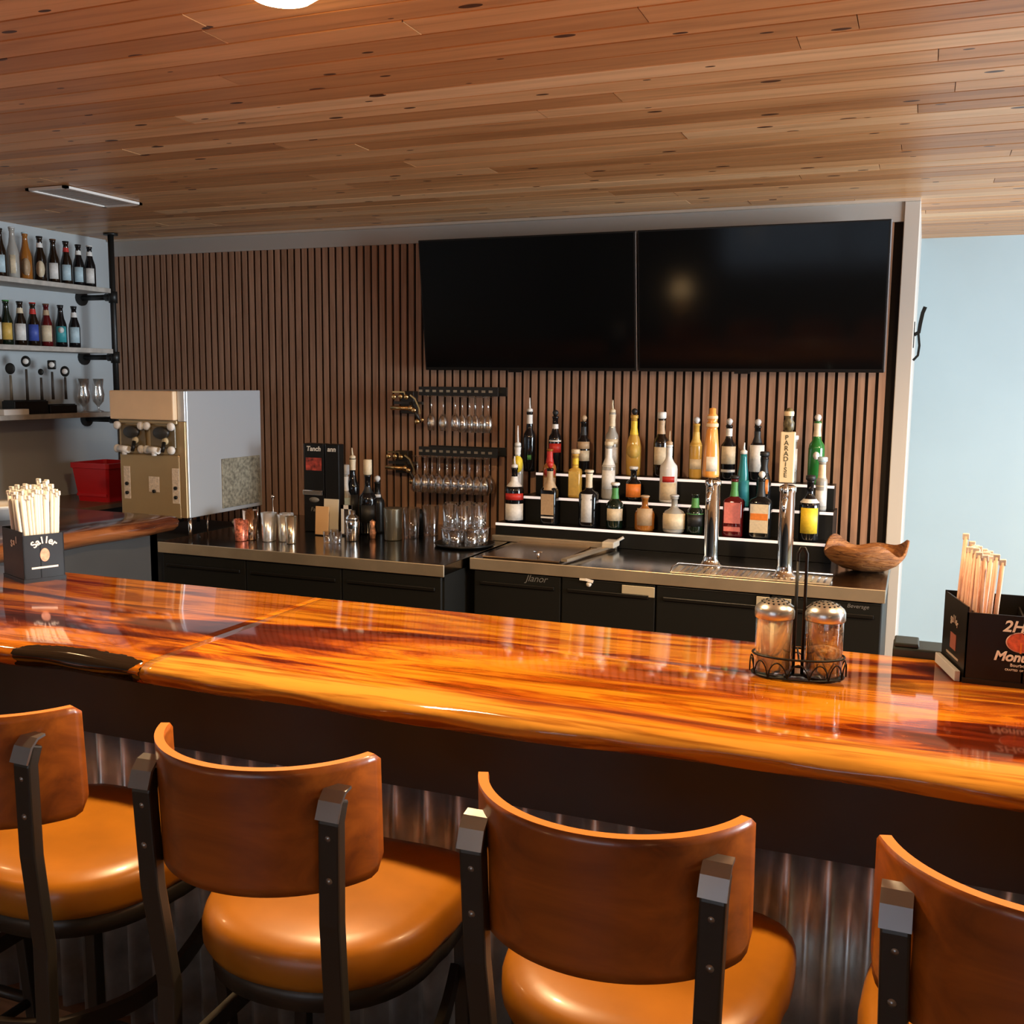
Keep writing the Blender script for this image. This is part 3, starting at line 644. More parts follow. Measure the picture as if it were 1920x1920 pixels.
cr = back_counter('right_back_cooler', 'black back bar cooler with steel top under the beer taps', -1.825, -.092, 4.085, [(-1.81, -1.40), (-1.40, -.985), (-.985, -.52), (-.52, -.10)], [(-1.13, -.99), (-.575, -.44)])
cl.name = 'bar_cooler'; cr.name = 'bar_cooler.001'
b = bm_new(); lathe(b, [(.011, 0), (.011, .006), (.0005, .008)], seg=16, rot=Matrix.Rotation(PI/2, 3, 'X')); obj('lock', b, WHITE, cr, loc=(-1.275, 4.098, .765))
b = bm_new(); bar(b, [(-1.315, 4.09, .787), (-1.285, 4.088, .786), (-1.255, 4.09, .778)], .012, .006, Vector((0, 0, 1))); obj('latch', b, WHITE, cr)
text('brand_script', 'Jlanor', .042, SILVER, cr, (-1.515, 4.096, .768), shear=.35)
text('brand_script', 'Beverage', .022, SILVER, cr, (-.19, 4.096, .768), shear=.2)
# bin lid frame set in the right worktop
t = thing('ice_bin', 'sunken steel bin with raised rail between the glasses and the taps', 'ice bin')
b = bm_new(); bx(b, -1.93, -1.30, 4.585, 4.612, .8405, .868, .002); obj('rear_rail', b, STW, t)
b = bm_new(); bx(b, -1.78, -1.42, 4.12, 4.58, .8405, .848, .002); obj('bin_cover', b, mat('bronze_cover', (.30, .21, .14), .25, metal=.9), t)
b = bm_new(); bar(b, [(-1.40, 4.13, .853), (-1.31, 4.60, .857)], .03, .012); obj('side_rail', b, STW, t)
b = bm_new(); bx(b, -1.345, -1.285, 4.50, 4.60, .856, .885, .005); tube(b, [(-1.31, 4.6, .87), (-1.27, 4.612, .895)], .007); obj('hinge_block', b, mat('pale_hinge', (.66, .58, .46), .4), t)
b = bm_new(); tube(b, [(-1.53, 4.16, .849), (-1.53, 4.16, .875)], .006); tube(b, [(-1.55, 4.16, .876), (-1.51, 4.16, .876)], .005); obj('lift_knob', b, CHROME, t)
# ------------------------------------------------------------------ frozen drink machine
t = thing('frozen_drink_machine', 'twin frozen drink machine with tan panel and mirror steel side', 'drink machine', (-3.46, 3.965, .84))
b = bm_new(); bx(b, -.200, .205, .012, .60, .105, .716, .004); obj('steel_cabinet', b, MACHS, t)
b = bm_new(); bx(b, -.198, .165, -.004, .0125, .10, .41, .008); bx(b, .165, .200, -.001, .0125, .105, .57, .003); fp = obj('front_panel', b, MACH, t)
b = bm_new(); bx(b, -.225, .16, -.03, .012, .575, .714, .006); obj('header_sign', b, CREAM, t)
b = bm_new(); bx(b, .162, .204, -.004, .012, .57, .715, .003); obj('side_fascia', b, mat('light_grey_fascia', (.62, .64, .66), .3, metal=.3), t)
b = bm_new(); bx(b, -.198, .165, .002, .0125, .41, .575); bx(b, -.19, .16, -.01, .004, .556, .574, .003); obj('dispense_panel', b, mat('warm_panel', (.48, .36, .2), .35, metal=.4), t)
for k, x in enumerate((-.105, .075)):
    f = bm_new(); bx(f, x-.072, x+.075, -.012, .002, .44, .548, .004); d = obj('freezer_door', f, mat('smoked_panel', (.16, .12, .06), .25), t)
    b = bm_new(); lathe(b, [(.0005, .002), (.040, 0), (.040, -.012), (.034, -.018), (.0005, -.018)], c=(x, -.013, .515), seg=28, rot=Matrix.Rotation(-PI/2, 3, 'X'), sx=1.15, sy=.72); obj('sight_glass', b, mat('dark_grey_plastic', (.035, .032, .028), .4), d)
    for dx, z in ((-.085, .545), (.06, .545), (-.088, .432), (.058, .432)):
        b = bm_new(); lathe(b, [(.016, -.006), (.020, 0), (.020, .010), (.012, .016), (.0005, .016)], c=(x+dx, -.016, z), seg=16, rot=Matrix.Rotation(PI/2, 3, 'X')); obj('knob', b, WHITE, d)
    b = bm_new(); tube(b, [(x-.065, -.035, .434), (x+.0, -.040, .430)], .017, 12); tube(b, [(x-.03, -.038, .434), (x-.03, -.038, .405)], .012, 12); obj('spout', b, WHITE, d)
    b = bm_new(); tube(b, [(x+.025, -.03, .47), (x+.03, -.05, .425)], .009, 10); obj('lever', b, BLACKP, d)
    b = bm_new(); lathe(b, [(.0005, 0), (.019, 0), (.016, .008), (.0005, .01)], c=(x+.02, -.014, .475), seg=16, rot=Matrix.Rotation(PI/2, 3, 'X')); obj('drip_cap', b, mat('cream_cap', (.62, .50, .30), .4), d)
for (x, z0, z1, hw) in ((-.155, .185, .345, .019), (.01, .225, .30, .031), (.14, .175, .345, .020)):
    b = bm_new(); bx(b, x-hw, x+hw, -.006, -.0035, z0, z1); l_ = obj('control_label', b, mat('pale_label', (.72, .60, .48), .5, vary=.2, vscale=120), t)
    for z in ((z0+.03, z0+.075) if hw < .03 else (z0+.004,)):
        b = bm_new(); lathe(b, [(.0085, 0), (.0085, .009), (.0005, .010)], c=(x+.002, -.006, z), seg=14, rot=Matrix.Rotation(PI/2, 3, 'X')); obj('switch', b, BLACKP, l_)
b = bm_new(); bx(b, .2045, .212, .26, .575, .125, .375, .002); obj('filter_panel', b, MESHM, t)
for x, yy in ((.19, .03), (.19, .16), (-.18, .03), (-.18, .55), (.19, .57)):
    b = bm_new(); tube(b, [(x, yy, -.002 if x > 0 else 0), (x, yy, .108)], .010 if yy != .16 else .004, 10); obj('leg', b, CHROME, t)
# ------------------------------------------------------------------ bottle steps
b = bm_new(); x0, x1 = -1.925, -.335
T1, T2, T3 = .925, 1.050, 1.158
t = thing('bottle_display_steps', 'black three tier liquor display with white glowing step edges', 'bottle display')
b.free()
for q in ((x0, x1, 4.62, 4.974, .8415, T1-.006), (x0+.07, x1-.01, 4.74, 4.974, T1-.006, T2-.006), (x0+.12, x1-.02, 4.86, 4.974, T2-.006, T3-.006)):
    b = bm_new(); bx(b, *q); obj('step_body', b, BLACKM, t)
STEPL = mat('frosted_step_acrylic', (.80, .74, .70), .3, emis=(1, .86, .80), es=.55)
for (a, c, yf, z) in ((x0, x1, 4.618, T1), (x0+.07, x1-.01, 4.738, T2), (x0+.12, x1-.02, 4.858, T3)):
    b = bm_new(); bx(b, a, c, yf, yf+.007, z-.012, z); obj('lit_edge', b, STEPL, t)
    b = bm_new(); bx(b, a, c, yf+.007, yf+.12, z-.006, z); obj('tread', b, BLACKP, t)
def rowpt(px, tier):
    yy, z = {1: (4.68, T1), 2: (4.80, T2), 3: (4.92, T3)}[tier]
    lo, hi = -2.2, .2
    for _ in range(40):
        md = (lo+hi)/2; v = Vector((md, yy, z))-EYE; x = 960+FPX*v.dot(RT)/v.dot(FW)
        if x < px: lo = md
        else: hi = md
    return ((lo+hi)/2, yy, z)
G3, G2, G1 = 'liquor bottles on the top step', 'liquor bottles on the middle step', 'liquor bottles on the front step'
A = 1.0
BT = [
 (3, 992, .305, .033, BLACKG, 'wine', [('green', .20, .28, .3, 'rect')], ('white', .80, .95), ('spout', 'white', .055), 'tall black wine shaped bottle with white neck, leftmost on the top step'),
 (3, 1040, .285, .034, BLACKG, 'std', [('red', .36, .52, 1, 'rect'), ('white', .55, .58, 1, 'rect')], ('white', .78, .86), ('ball', 'black', 0), 'black bottle with red label on the top step, above the red spirit'),
 (3, 1093, .262, .034, BLACKG, 'std', [('cream', .25, .45, A, 'rect'), ('tan', .48, .62, A, 'rect')], ('black', .74, .9), ('ball', 'tan', 0), 'dark bottle with cream and tan labels behind the yellow tequila'),
 (3, 1146, .31, .034, CLEARB, 'std', [('white', .2, .45, A, 'rect'), ('cream', .5, .58, A, 'rect')], ('cream', .78, .97), ('spout', 'cream', .045), 'clear bottle with long cream neck, tallest pale one on the top step'),
 (3, 1187, .30, .037, GOLDG, 'jug', [('gold', .30, .52, A, 'round')], ('yellow', .68, .90), ('ball', 'black', 0), 'round shouldered gold bottle with yellow neck label on the top step'),
 (3, 1238, .285, .037, DG, 'std', [('cream', .22, .52, A, 'rect')], ('tan', .74, .97), ('cork', 'white', .03), 'brown bottle with large cream label behind the white bottle'),
 (3, 1303, .265, .030, GOLDG, 'std', [('cream', .18, .36, A, 'rect')], ('gold', .60, .85), ('ball', 'silver', 0), 'slim golden bottle just left of the orange tap handle'),
 (3, 1364, .262, .037, BLACKG, 'std', [('cream', .30, .62, A, 'rect'), ('white', .15, .20, A, 'rect')], ('white', .80, .94), ('ball', 'silver', 0), 'black bottle with square cream label right of the orange tap handle'),
 (3, 1417, .262, .038, BLACKG, 'std', [('white', .18, .66, A, 'rect')], ('black', .7, .9), ('ball', 'silver', 0), 'black bottle with tall white label right of the teal one'),
 (3, 1528, .290, .037, GREENG, 'wine', [('white', .40, .52, .4, 'round')], ('cream', .76, .97), ('ball', 'white', 0), 'bright green bottle with pale neck at the right of the top step'),
 (3, 1485, .200, .020, CLEARB, 'std', [('white', .3, .8, A, 'rect')], None, ('cork', 'white', .02), 'small white labelled bottle half hidden by the cream tap handle'),
 (2, 970, .245, .030, CLEARB, 'std', [('yellow', .46, .80, 1.0, 'round'), ('white', .1, .42, .6, 'rect')], ('white', .82, .97), ('spout', 'white', .085), 'bottle with round yellow label and long white spout, left end of the middle step'),
 (2, 1030, .235, .033, AMBER, 'std', [('tan', .05, .40, A, 'rect'), ('red', .42, .60, A, 'round')], ('red', .7, .95), None, 'amber bottle with red seal on the middle step behind the ornate black bottle'),
 (2, 1078, .215, .031, GOLDG, 'square', [('gold', .05, .60, A, 'rect')], ('yellow', .70, .9), ('cork', 'cream', .02), 'square golden tequila bottle with yellow label on the middle step'),
 (2, 1140, .260, .034, CLEARB, 'std', [('white', .20, .55, A, 'rect')], ('white', .62, .95), ('cork', 'cream', .02), 'clear bottle with plain white label in the middle of the middle step'),
 (2, 1187, .150, .038, BLACKG, 'squat', [('orange', .12, .55, 1.1, 'rect')], None, ('cork', 'white', .012), 'low dark bottle with small orange label on the middle step'),
 (2, 1252, .275, .042, WHITEG, 'std', [('cream', .05, .35, A, 'rect'), ('red', .36, .46, .7, 'rect')], ('white', .8, .95), ('spout', 'tan', .05), 'white opaque bottle with red print, brightest on the middle step'),
 (2, 1391, .245, .033, TEALG, 'cone', [('teal', .1, .5, A, 'rect')], None, ('spout', 'white', .035), 'teal tapering bottle between two black bottles'),
 (2, 1430, .235, .034, BLACKG, 'jug', [('orange', .28, .56, .6, 'rect')], ('black', .68, .95), ('cork', 'black', .02), 'black bottle with orange figure label and round stopper'),
 (2, 1538, .220, .026, CLEARB, 'std', [('white', .10, .42, A, 'rect')], ('cream', .5, .95), ('cork', 'paleblue', .02), 'slim bottle with white label and cream neck at the right end of the middle step'),
 (1, 964, .270, .047, BLACKG, 'std', [('white', .05, .35, 1.1, 'rect'), ('red', .42, .54, 1.1, 'rect')], ('white', .66, .84), ('spout', 'white', .04), 'black bottle with red band and white print, leftmost on the front step'),
 (1, 1030, .275, .040, BLACKG, 'square', [('tan', .18, .55, A, 'rect'), ('white', .12, .15, A, 'rect')], ('tan', .62, .95), ('ball', 'red', 0), 'square black bottle with ornate tan label on the front step'),
 (1, 1103, .260, .043, BLACKG, 'square', [('white', .10, .62, A, 'rect')], ('cream', .73, .99), ('cork', 'cream', .012), 'square bourbon bottle with large plain white label on the front step'),
 (1, 1152, .205, .042, DGREEN, 'squat', [('cream', .20, .48, 1.0, 'rect')], ('green', .7, .95), ('cork', 'white', .012), 'squat dark green bottle with small cream label on the front step'),
 (1, 1208, .155, .047, AMBER, 'squat', [('tan', .18, .70, .8, 'rect')], None, ('cork', 'tan', .008), 'low amber decanter bottle with tan label on the front step'),
 (1, 1263, .165, .054, CLEARB, 'jug', [('cream', .12, .56, 1.1, 'rect'), ('brown', .40, .50, .25, 'round')], None, ('cork', 'silver', .008), 'wide beige labelled jug bottle with a dark dot on the front step'),
 (1, 1302, .185, .038, DGREEN, 'squat', [('black', .2, .5, 1, 'rect')], ('green', .5, .9), None, 'dark green bottle in the shade left of the first beer tap'),
 (1, 1374, .262, .046, REDG, 'square', [('pink', .24, .60, A, 'rect'), ('pink', .10, .18, A, 'rect')], ('green', .70, .95), ('cork', 'black', .012), 'dark red bottle with rounded pink label between the beer taps'),
 (1, 1424, .270, .050, BLACKG, 'square', [('cream', .10, .58, A, 'rect')], ('black', .7, .95), ('ball', 'white', 0), 'black bottle with orange and cream label between the beer taps'),
 (1, 1515, .270, .044, BLACKG, 'std', [('yellow', .14, .56, .9, 'rect')], ('white', .64, .70), ('cork', 'black', .02), 'black bottle with big yellow label, rightmost on the front step'),
]
BO = {}
for (tier, px, h, r, gl, kd, lbs, nk, pr_, words) in BT:
    BO[px] = bottle('liquor_bottle', words, rowpt(px, tier), h, r, gl, kd, lbs, nk, pr_, group={1: G1, 2: G2, 3: G3}[tier])
o = BO[1424]; b = bm_new(); bx(b, -.038, .038, -.0455, -.0443, .085, .115); obj('label_band', b, LM('orange'), o)
text('label_print', 'BOURBON', .013, BLACKM, BO[1103], (0, -.0392, .135)); text('label_print', 'WHITE', .012, BLACKM, BO[1103], (0, -.0392, .105))
# ------------------------------------------------------------------ beer taps
def beer_tap(px, label, hh, cream):
    p = onZ(px, 1063 if px < 1400 else 1083, .84); t = thing('beer_tap', label, 'beer tap', (p.x, p.y, .842), 0, 'beer taps on the right cooler')
    b = bm_new(); lathe(b, [(.055, 0), (.055, .008), (.040, .012), (.033, .03), (.030, .05), (.030, .345), (.034, .35), (.034, .368), (.02, .376), (.0005, .378)], seg=28); obj('column', b, CHROME, t)
    b = bm_new(); tube(b, [(0, -.02, .325), (0, -.07, .325), (0, -.095, .315), (0, -.105, .255)], [.010, .011, .011, .008], 12); tube(b, [(0, -.065, .325), (0, -.068, .385)], [.014, .008], 12); obj('faucet', b, CHROME, t)
    b = bm_new()
    if not cream: lathe(b, [(.012, .385), (.034, .39), (.035, .40), (.031, .50), (.023, .585), (.020, .59), (.025, .598), (.025, .61), (.017, .618), (.022, .63), (.022, .642), (.014, .65), (.014, .672), (.0005, .676)], c=(0, -.068, 0), seg=24)
    else: box(b, (0, -.068, .49), (.056, .022, .20), .004)
    hd = obj('tap_handle', b, grain('orange_turned_wood', (.62, .22, .03), (.90, .46, .12), 2, .25, .4, 30) if not cream else mat('cream_board', (.82, .72, .50), .45), t)
    if not cream:
        b = bm_new(); curved_label(b, .0335, .415, .475, .7, -PI/2+.3); o = obj('badge', b, LM('white'), hd, loc=(0, -.068, 0))
        b = bm_new(); lathe(b, [(.0252, .597), (.0258, .604), (.0252, .611)], c=(0, -.068, 0), seg=20, cap=False); lathe(b, [(.0222, .630), (.0228, .636), (.0222, .642)], c=(0, -.068, 0), seg=20, cap=False); obj('cream_ring', b, LM('cream'), hd)
    else:
        for i, ch in enumerate('PARADISE'): text('lettering', ch, .026, mat('ink', (.08, .07, .04), .6), hd, (-.004, -.0796, .567-.021*i), bold=.0004)
        b = bm_new(); lathe(b, [(.013, .59), (.020, .60), (.022, .625), (.014, .64), (.018, .655), (.018, .668), (.010, .68), (.0005, .684)], c=(0, -.068, 0), seg=20); obj('hop_finial', b, mat('dark_olive_brown', (.10, .08, .035), .4, vary=.8, vscale=60), hd)
        b = bm_new(); lathe(b, [(.0185, .652), (.0195, .662), (.0185, .670)], c=(0, -.068, 0), seg=18, cap=False); obj('cream_ring', b, LM('cream'), hd)
    return t
beer_tap(1332, 'chrome beer tap with tapering orange wooden handle', .3, False)
beer_tap(1470, 'chrome beer tap with flat cream handle lettered downwards', .3, True)
t = thing('drip_tray', 'long steel drip tray set under the two beer taps', 'drip tray', (-.60, 4.19, .8405))
b = bm_new(); bx(b, -.33, .30, -.085, .085, 0, .004, .001); obj('tray', b, STW, t)
b = bm_new()
for k in range(24): bx(b, -.30+k*.025, -.292+k*.025, -.07, .07, .004, .007)
obj('grille', b, BRASS if False else STEEL, t)
b = bm_new(); tube(b, [(-.33, -.07, .004), (-.34, .0, .012), (-.33, .07, .016), (.30, .07, .016)], .004); obj('rim', b, STEEL, t)
# ------------------------------------------------------------------ carved bowl
t = thing('carved_bowl', 'brown carved wood bowl with wavy rim at the right end of the counter', 'bowl', (-.188, 4.50, .842), math.radians(8))
b = bm_new(); seg = 64; rings = []
for f, zz, o_ in ((.30, 0, 0), (.55, .012, 0), (.82, .045, 0), (.97, .080, 0), (1.0, .105, 1), (.955, .107, 1), (.88, .080, 0), (.70, .045, 0), (.35, .022, 0)):
    rg = []
    for i in range(seg):
        a = 2*PI*i/seg; wv = .019*math.sin(3*a+.6)+.014*math.sin(5*a+1.5); amp = zz/.105
        rg.append(b.verts.new((.170*f*math.cos(a)*(1+.05*math.sin(2*a)*amp), .135*f*math.sin(a)*(1+.05*math.sin(3*a)*amp), max(0, zz+wv*amp))))
    rings.append(rg)
for P, Q in zip(rings, rings[1:]):
    for i in range(seg): b.faces.new((P[i], P[(i+1) % seg], Q[(i+1) % seg], Q[i])).smooth = True
b.faces.new(list(reversed(rings[0]))); b.faces.new(rings[-1])
m, n, p_ = nt('carved_brown_wood'); mp = mapping(n, (5, 5, 26)); g = noise(n, mp.outputs[0], 2.2, 6, .65, 1.6); r_ = ramp(n, [(.3, (.20, .075, .02)), (.5, (.52, .24, .08)), (.72, (.70, .38, .15))]); n.links.new(g.outputs['Fac'], r_.inputs[0]); n.links.new(r_.outputs[0], p_.inputs['Base Color'])
bu = n.nodes.new('ShaderNodeBump'); bu.inputs['Distance'].default_value = .012; bu.inputs['Strength'].default_value = 1; n.links.new(g.outputs['Fac'], bu.inputs['Height']); n.links.new(bu.outputs[0], p_.inputs['Normal']); p_.inputs['Roughness'].default_value = .5
r_.color_ramp.elements[0].color = (.10, .03, .008, 1); r_.color_ramp.elements[1].color = (.36, .14, .04, 1); r_.color_ramp.elements[2].color = (.60, .28, .09, 1)
obj('bowl_body', b, m, t)
# ------------------------------------------------------------------ stemware racks and glasses
def stem_rack(zb, label, x0=-2.47, x1=-2.02):
    t = thing('stemware_rack', label, 'rack', (0, 0, 0), 0, 'stemware racks on the slat wall')
    b = bm_new(); bx(b, x0, x1, 4.86, 4.872, zb-.022, zb+.024); obj('front_rail', b, PIPE, t)
    b = bm_new(); bx(b, x0, x1, YB-.016, YB-.008, zb-.022, zb+.024); obj('wall_rail', b, PIPE, t)
    b = bm_new(); k = x0+.01
    while k < x1: tube(b, [(k, 4.872, zb), (k, YB-.016, zb)], .004, 6); k += .040
    obj('hanger_rods', b, BRASS, t)
    b = bm_new(); k = x0+.012
    while k < x1: box(b, (k, 4.8585, zb+.002), (.020, .003, .012)); k += .040
    obj('rod_ends', b, mat('worn_brass', (.50, .42, .30), .3, metal=.8), t)
    return t
stem_rack(1.560, 'upper black metal rail with few stem glasses on the slat wall'); stem_rack(1.245, 'lower black metal rail crowded with stem glasses on the slat wall')
def wine_mesh(L=.20, br=.033):
    b = bm_new(); lathe(b, [(.030, 0), (.029, -.003), (.004, -.008), (.0032, -.05), (.0035, -.5*L), (.010, -.52*L), (br*.85, -.64*L), (br, -.78*L), (br*.82, -L), (br*.80, -L), (br*.97, -.78*L), (br*.8, -.65*L), (.006, -.54*L)], seg=20, cap=False)
    me = bpy.data.meshes.new('wine_glass'); bmesh.ops.recalc_face_normals(b, faces=b.faces); b.to_mesh(me); b.free(); me.materials.append(GLASS2); return me
WM = wine_mesh(.185, .026); WM2 = wine_mesh(.19, .030)
def hang(me, x, y, z, words, grp):
    o = bpy.data.objects.new('wine_glass', me); C.objects.link(o); o.location = (x, y, z); tag(o, words, 'wine glass', grp)
ON = ('first', 'second', 'third', 'fourth', 'fifth', 'sixth', 'seventh', 'eighth', 'ninth', 'tenth')
for k in range(5): hang(WM, -2.205+.036*k, 4.835+.01*(k % 2), 1.537, ON[k]+' from the left of the five bright stem glasses on the upper wall rail', 'glasses hanging from the upper rail')
for k in range(3): hang(WM, -2.43+.07*k, 4.93, 1.537, ON[k]+' from the left of the three dim stem glasses on the upper wall rail', 'dim glasses on the upper rail')
for k in range(10): hang(WM2, -2.46+.043*k, 4.825, 1.222, 'clear stem glass, '+ON[k]+' from the left in the front row of the lower wall rail', 'front glasses hanging from the lower rail')
for k in range(7): hang(WM2, -2.45+.060*k, 4.925, 1.222, 'clear stem glass, '+ON[k]+' from the left in the back row of the lower wall rail', 'back glasses hanging from the lower rail')
# brass wall fixtures left of the rails
for (px, py, words, k) in ((752, 765, 'brass lever fixture on the slats beside the upper stem glass rail', 0), (742, 877, 'brass lever fixture beside the lower stem glass rail', 1)):
    p = onY(px, py, 4.90); t = thing('brass_lever_fixture', words, 'wall fixture', (p.x, 4.90, p.z))
    b = bm_new(); bx(b, -.02, .06, .03, .085, -.03, .09, .004); obj('mount', b, BRONZE, t)
    b = bm_new(); tube(b, [(-.06, 0, 0), (.05, 0, 0)], .011, 12); lathe(b, [(.011, 0), (.016, .008), (.016, .02), (.0005, .026)], c=(.045, 0, 0), seg=14, rot=Matrix.Rotation(PI/2, 3, 'Y')); obj('bar_handle', b, BRASS, t)
    b = bm_new(); bar(b, [(.055, 0, .07), (.085, 0, .05), (.11, 0, .0), (.115, 0, -.03)], .008, .008, Vector((0, 1, 0))); bar(b, [(-.05, .0, .085), (.02, 0, .085), (.03, 0, .05)], .008, .008, Vector((0, 1, 0))); obj('lever_arm', b, BRASS, t)
    for (dx, dz, rr) in ((-.04, .06, .014), (.0, .062, .013), (.035, .06, .013), (.08, -.01, .013), (.10, -.07, .014), (.13, -.06, .010)):
        b = bm_new(); lathe(b, [(.0005, 0), (rr*.4, 0), (rr, .004), (rr, .012), (rr*.5, .016), (.0005, .016)], c=(dx, 0, dz), seg=16, rot=Matrix.Rotation(PI/2, 3, 'X')); obj('knob', b, BRASS, t)
    b = bm_new(); tube(b, [(.05, .01, .03), (.08, .01, -.02), (.11, .01, -.075)], .010, 8); bx(b, -.05, .12, .01, .03, .02, .035); obj('dark_linkage', b, BRONZE, t)
# glasses on the counter
def tumbler(name, px, py, h, r, m, words, grp=None, z=.84, wall=True, cat='glass', taper=.85, loc=None):
    p = loc or onZ(px, py, z); b = bm_new()
    if wall: lathe(b, [(r*taper, 0), (r*taper*1.02, .004), (r, h), (r-.002, h), (r*taper-.001, .010), (.0005, .008)], seg=24)
    else: lathe(b, [(r*taper, 0), (r*taper*1.02, .004), (r, h*.96), (r*.96, h), (.0005, h)], seg=24)
    o = obj(name, b, m, loc=(p[0], p[1], z+.0005)); return tag(o, words, cat, grp)
tumbler('pint_glass', 771, 1008, .150, .043, GLASS, 'clear pint glass right of the dark tumbler', 'pint glasses')
tumbler('pint_glass', 808, 1003, .150, .042, GLASS, 'clear pint glass between its twin and the glass tray', 'pint glasses')
tp = onZ(868, 1024, .84)
t = thing('glass_tray', 'round dark tray holding rock glasses beside the bin', 'tray', (tp.x, tp.y+.02, .841))
b = bm_new(); lathe(b, [(.125, 0), (.142, .006), (.145, .014), (.140, .014), (.122, .005), (.0005, .004)], seg=40); obj('tray_plate', b, BLACKP, t)
for lv, (zz, hh, rr) in enumerate(((.8465, .078, .036), (.8465+.0885, .110, .033))):
    if lv == 1:
        b = bm_new(); lathe(b, [(.0005, 0), (.118, 0), (.118, .003), (.0005, .003)], seg=36); tag(obj('glass_shelf_disc', b, GLASS, loc=(tp.x, tp.y+.02, .9265)), 'clear disc separating the two layers of glasses on the round tray', 'tray')
        zz = .9302
    for k in range(6):
        a = 2*PI*k/6+.3+.5*lv; R_ = .078
        tumbler('rocks_glass' if lv == 0 else 'highball_glass', 0, 0, hh, rr, GLASS2, ('short rocks glass in the lower layer' if lv == 0 else 'taller glass in the upper layer')+' of the round tray, at its '+(('right', 'rear right', 'rear left', 'left', 'front left', 'front right')[k])+' side', 'lower glasses on the tray' if lv == 0 else 'upper glasses on the tray', z=zz, loc=(tp.x+R_*math.cos(a), tp.y+.02+R_*math.sin(a)))
tumbler('ice_tumbler', 737, 1012, .158, .046, mat('gunmetal', (.16, .15, .12), .32, metal=.7), 'dark gunmetal tumbler left of the pint glasses', cat='tumbler', wall=False, taper=.92)
p = onZ(737, 1012, .84)
b = bm_new(); lathe(b, [(.034, 0), (.036, .10), (.030, .125), (.0005, .13)], seg=20); tag(obj('black_canister', b, BLACKP, loc=(p.x+.02, p.y+.22, .8405)), 'black canister behind the gunmetal tumbler', 'canister')
# shakers and tins on the left counter
SATIN = mat('satin_shaker_steel', (.86, .88, .90), .26, metal=.75)
CUPS = [(452, 1014, .105, .033, mat('red_speckled_tin', (.62, .17, .10), .35, metal=.5, vary=.7, vscale=90), 'red speckled tin, leftmost of the cups by the machine'), (470, 1012, .145, .036, mat('copper_steel', (.75, .55, .42), .12, metal=1), 'coppery steel shaker cup next to the red speckled tin'), (487, 1018, .135, .036, SATIN, 'bright steel shaker cup second of the steel row'),
        (503, 1015, .140, .034, SATIN, 'bright steel shaker cup in the middle of the steel row'), (519, 1019, .135, .034, SATIN, 'bright steel shaker cup third from the right of the steel row'), (533, 1015, .132, .032, SATIN, 'bright steel shaker cup second from the right of the steel row'), (546, 1019, .130, .028, mat('tan_steel', (.70, .58, .42), .2, metal=.9), 'tan tinted narrow cup at the right end of the steel row')]
for px, py, h, r, m_, words in CUPS:
    p = onZ(px, py, .84); o = tumbler('shaker_cup', px, py, h, r, m_, words, 'shaker cups on the left counter', cat='cup', taper=.80, wall=True)
    if px in (487, 519): o.location.y += .085
p = onZ(497, 1000, .84); b = bm_new(); tube(b, [(0, 0, 0), (0, 0, .175)], .003); lathe(b, [(.0005, .17), (.009, .174), (.009, .186), (.0005, .19)], seg=14)
tag(obj('bar_spoon', b, CHROME, loc=(p.x+.01, p.y+.06, .841)), 'round tipped bar spoon standing behind the shaker cups', 'spoon')
p = onZ(445, 985, .84); b = bm_new(); lathe(b, [(.02, 0), (.03, .02), (.024, .035), (.0005, .037)], seg=18); b2 = obj('measuring_cup', b, WHITE, loc=(p.x, p.y, .8405)); tag(b2, 'small white cup beside the base of the drink machine', 'cup')
# black coffee towers
for k, (x, words) in enumerate(((-2.862, 'tall black box with red picture and white lettering on top'), (-2.756, 'plain tall black box with white lettering right of the one with the red picture'))):
    t = thing('display_tower', words, 'display box', (x, 4.482, .841), 0, 'tall black boxes on the left counter')
    wt = .060 if k == 0 else .040; b = bm_new(); bx(b, -wt, wt, -.025, .03, 0, .452, .004); obj('tower_body', b, BLACKP, t)
    text('lettering', 'Tanch' if k == 0 else 'ann', .034, WHITE, t, (0, -.0265, .425), shear=.15, bold=.001)
    if k == 0:
        b = bm_new(); bx(b, -.046, .046, -.0275, -.0255, .315, .38); obj('red_picture', b, mat('red_print', (.40, .05, .03), .4, vary=.8, vscale=40), t)
        b = bm_new(); bx(b, -.058, .058, -.042, -.025, .19, .215, .003); obj('chrome_band', b, CHROME, t)
        text('lettering', 'Fan', .03, mat('dull_grey_ink', (.22, .21, .19), .5), t, (0, -.0275, .115), shear=.2)
        b = bm_new(); lathe(b, [(.0, 0), (.030, 0), (.030, .001), (.0, .001)], c=(0, -.0255, .165), seg=24, rot=Matrix.Rotation(PI/2, 3, 'X'), sy=.45); obj('oval_badge', b, mat('dull_grey_ink', (.22, .21, .19), .5), t)
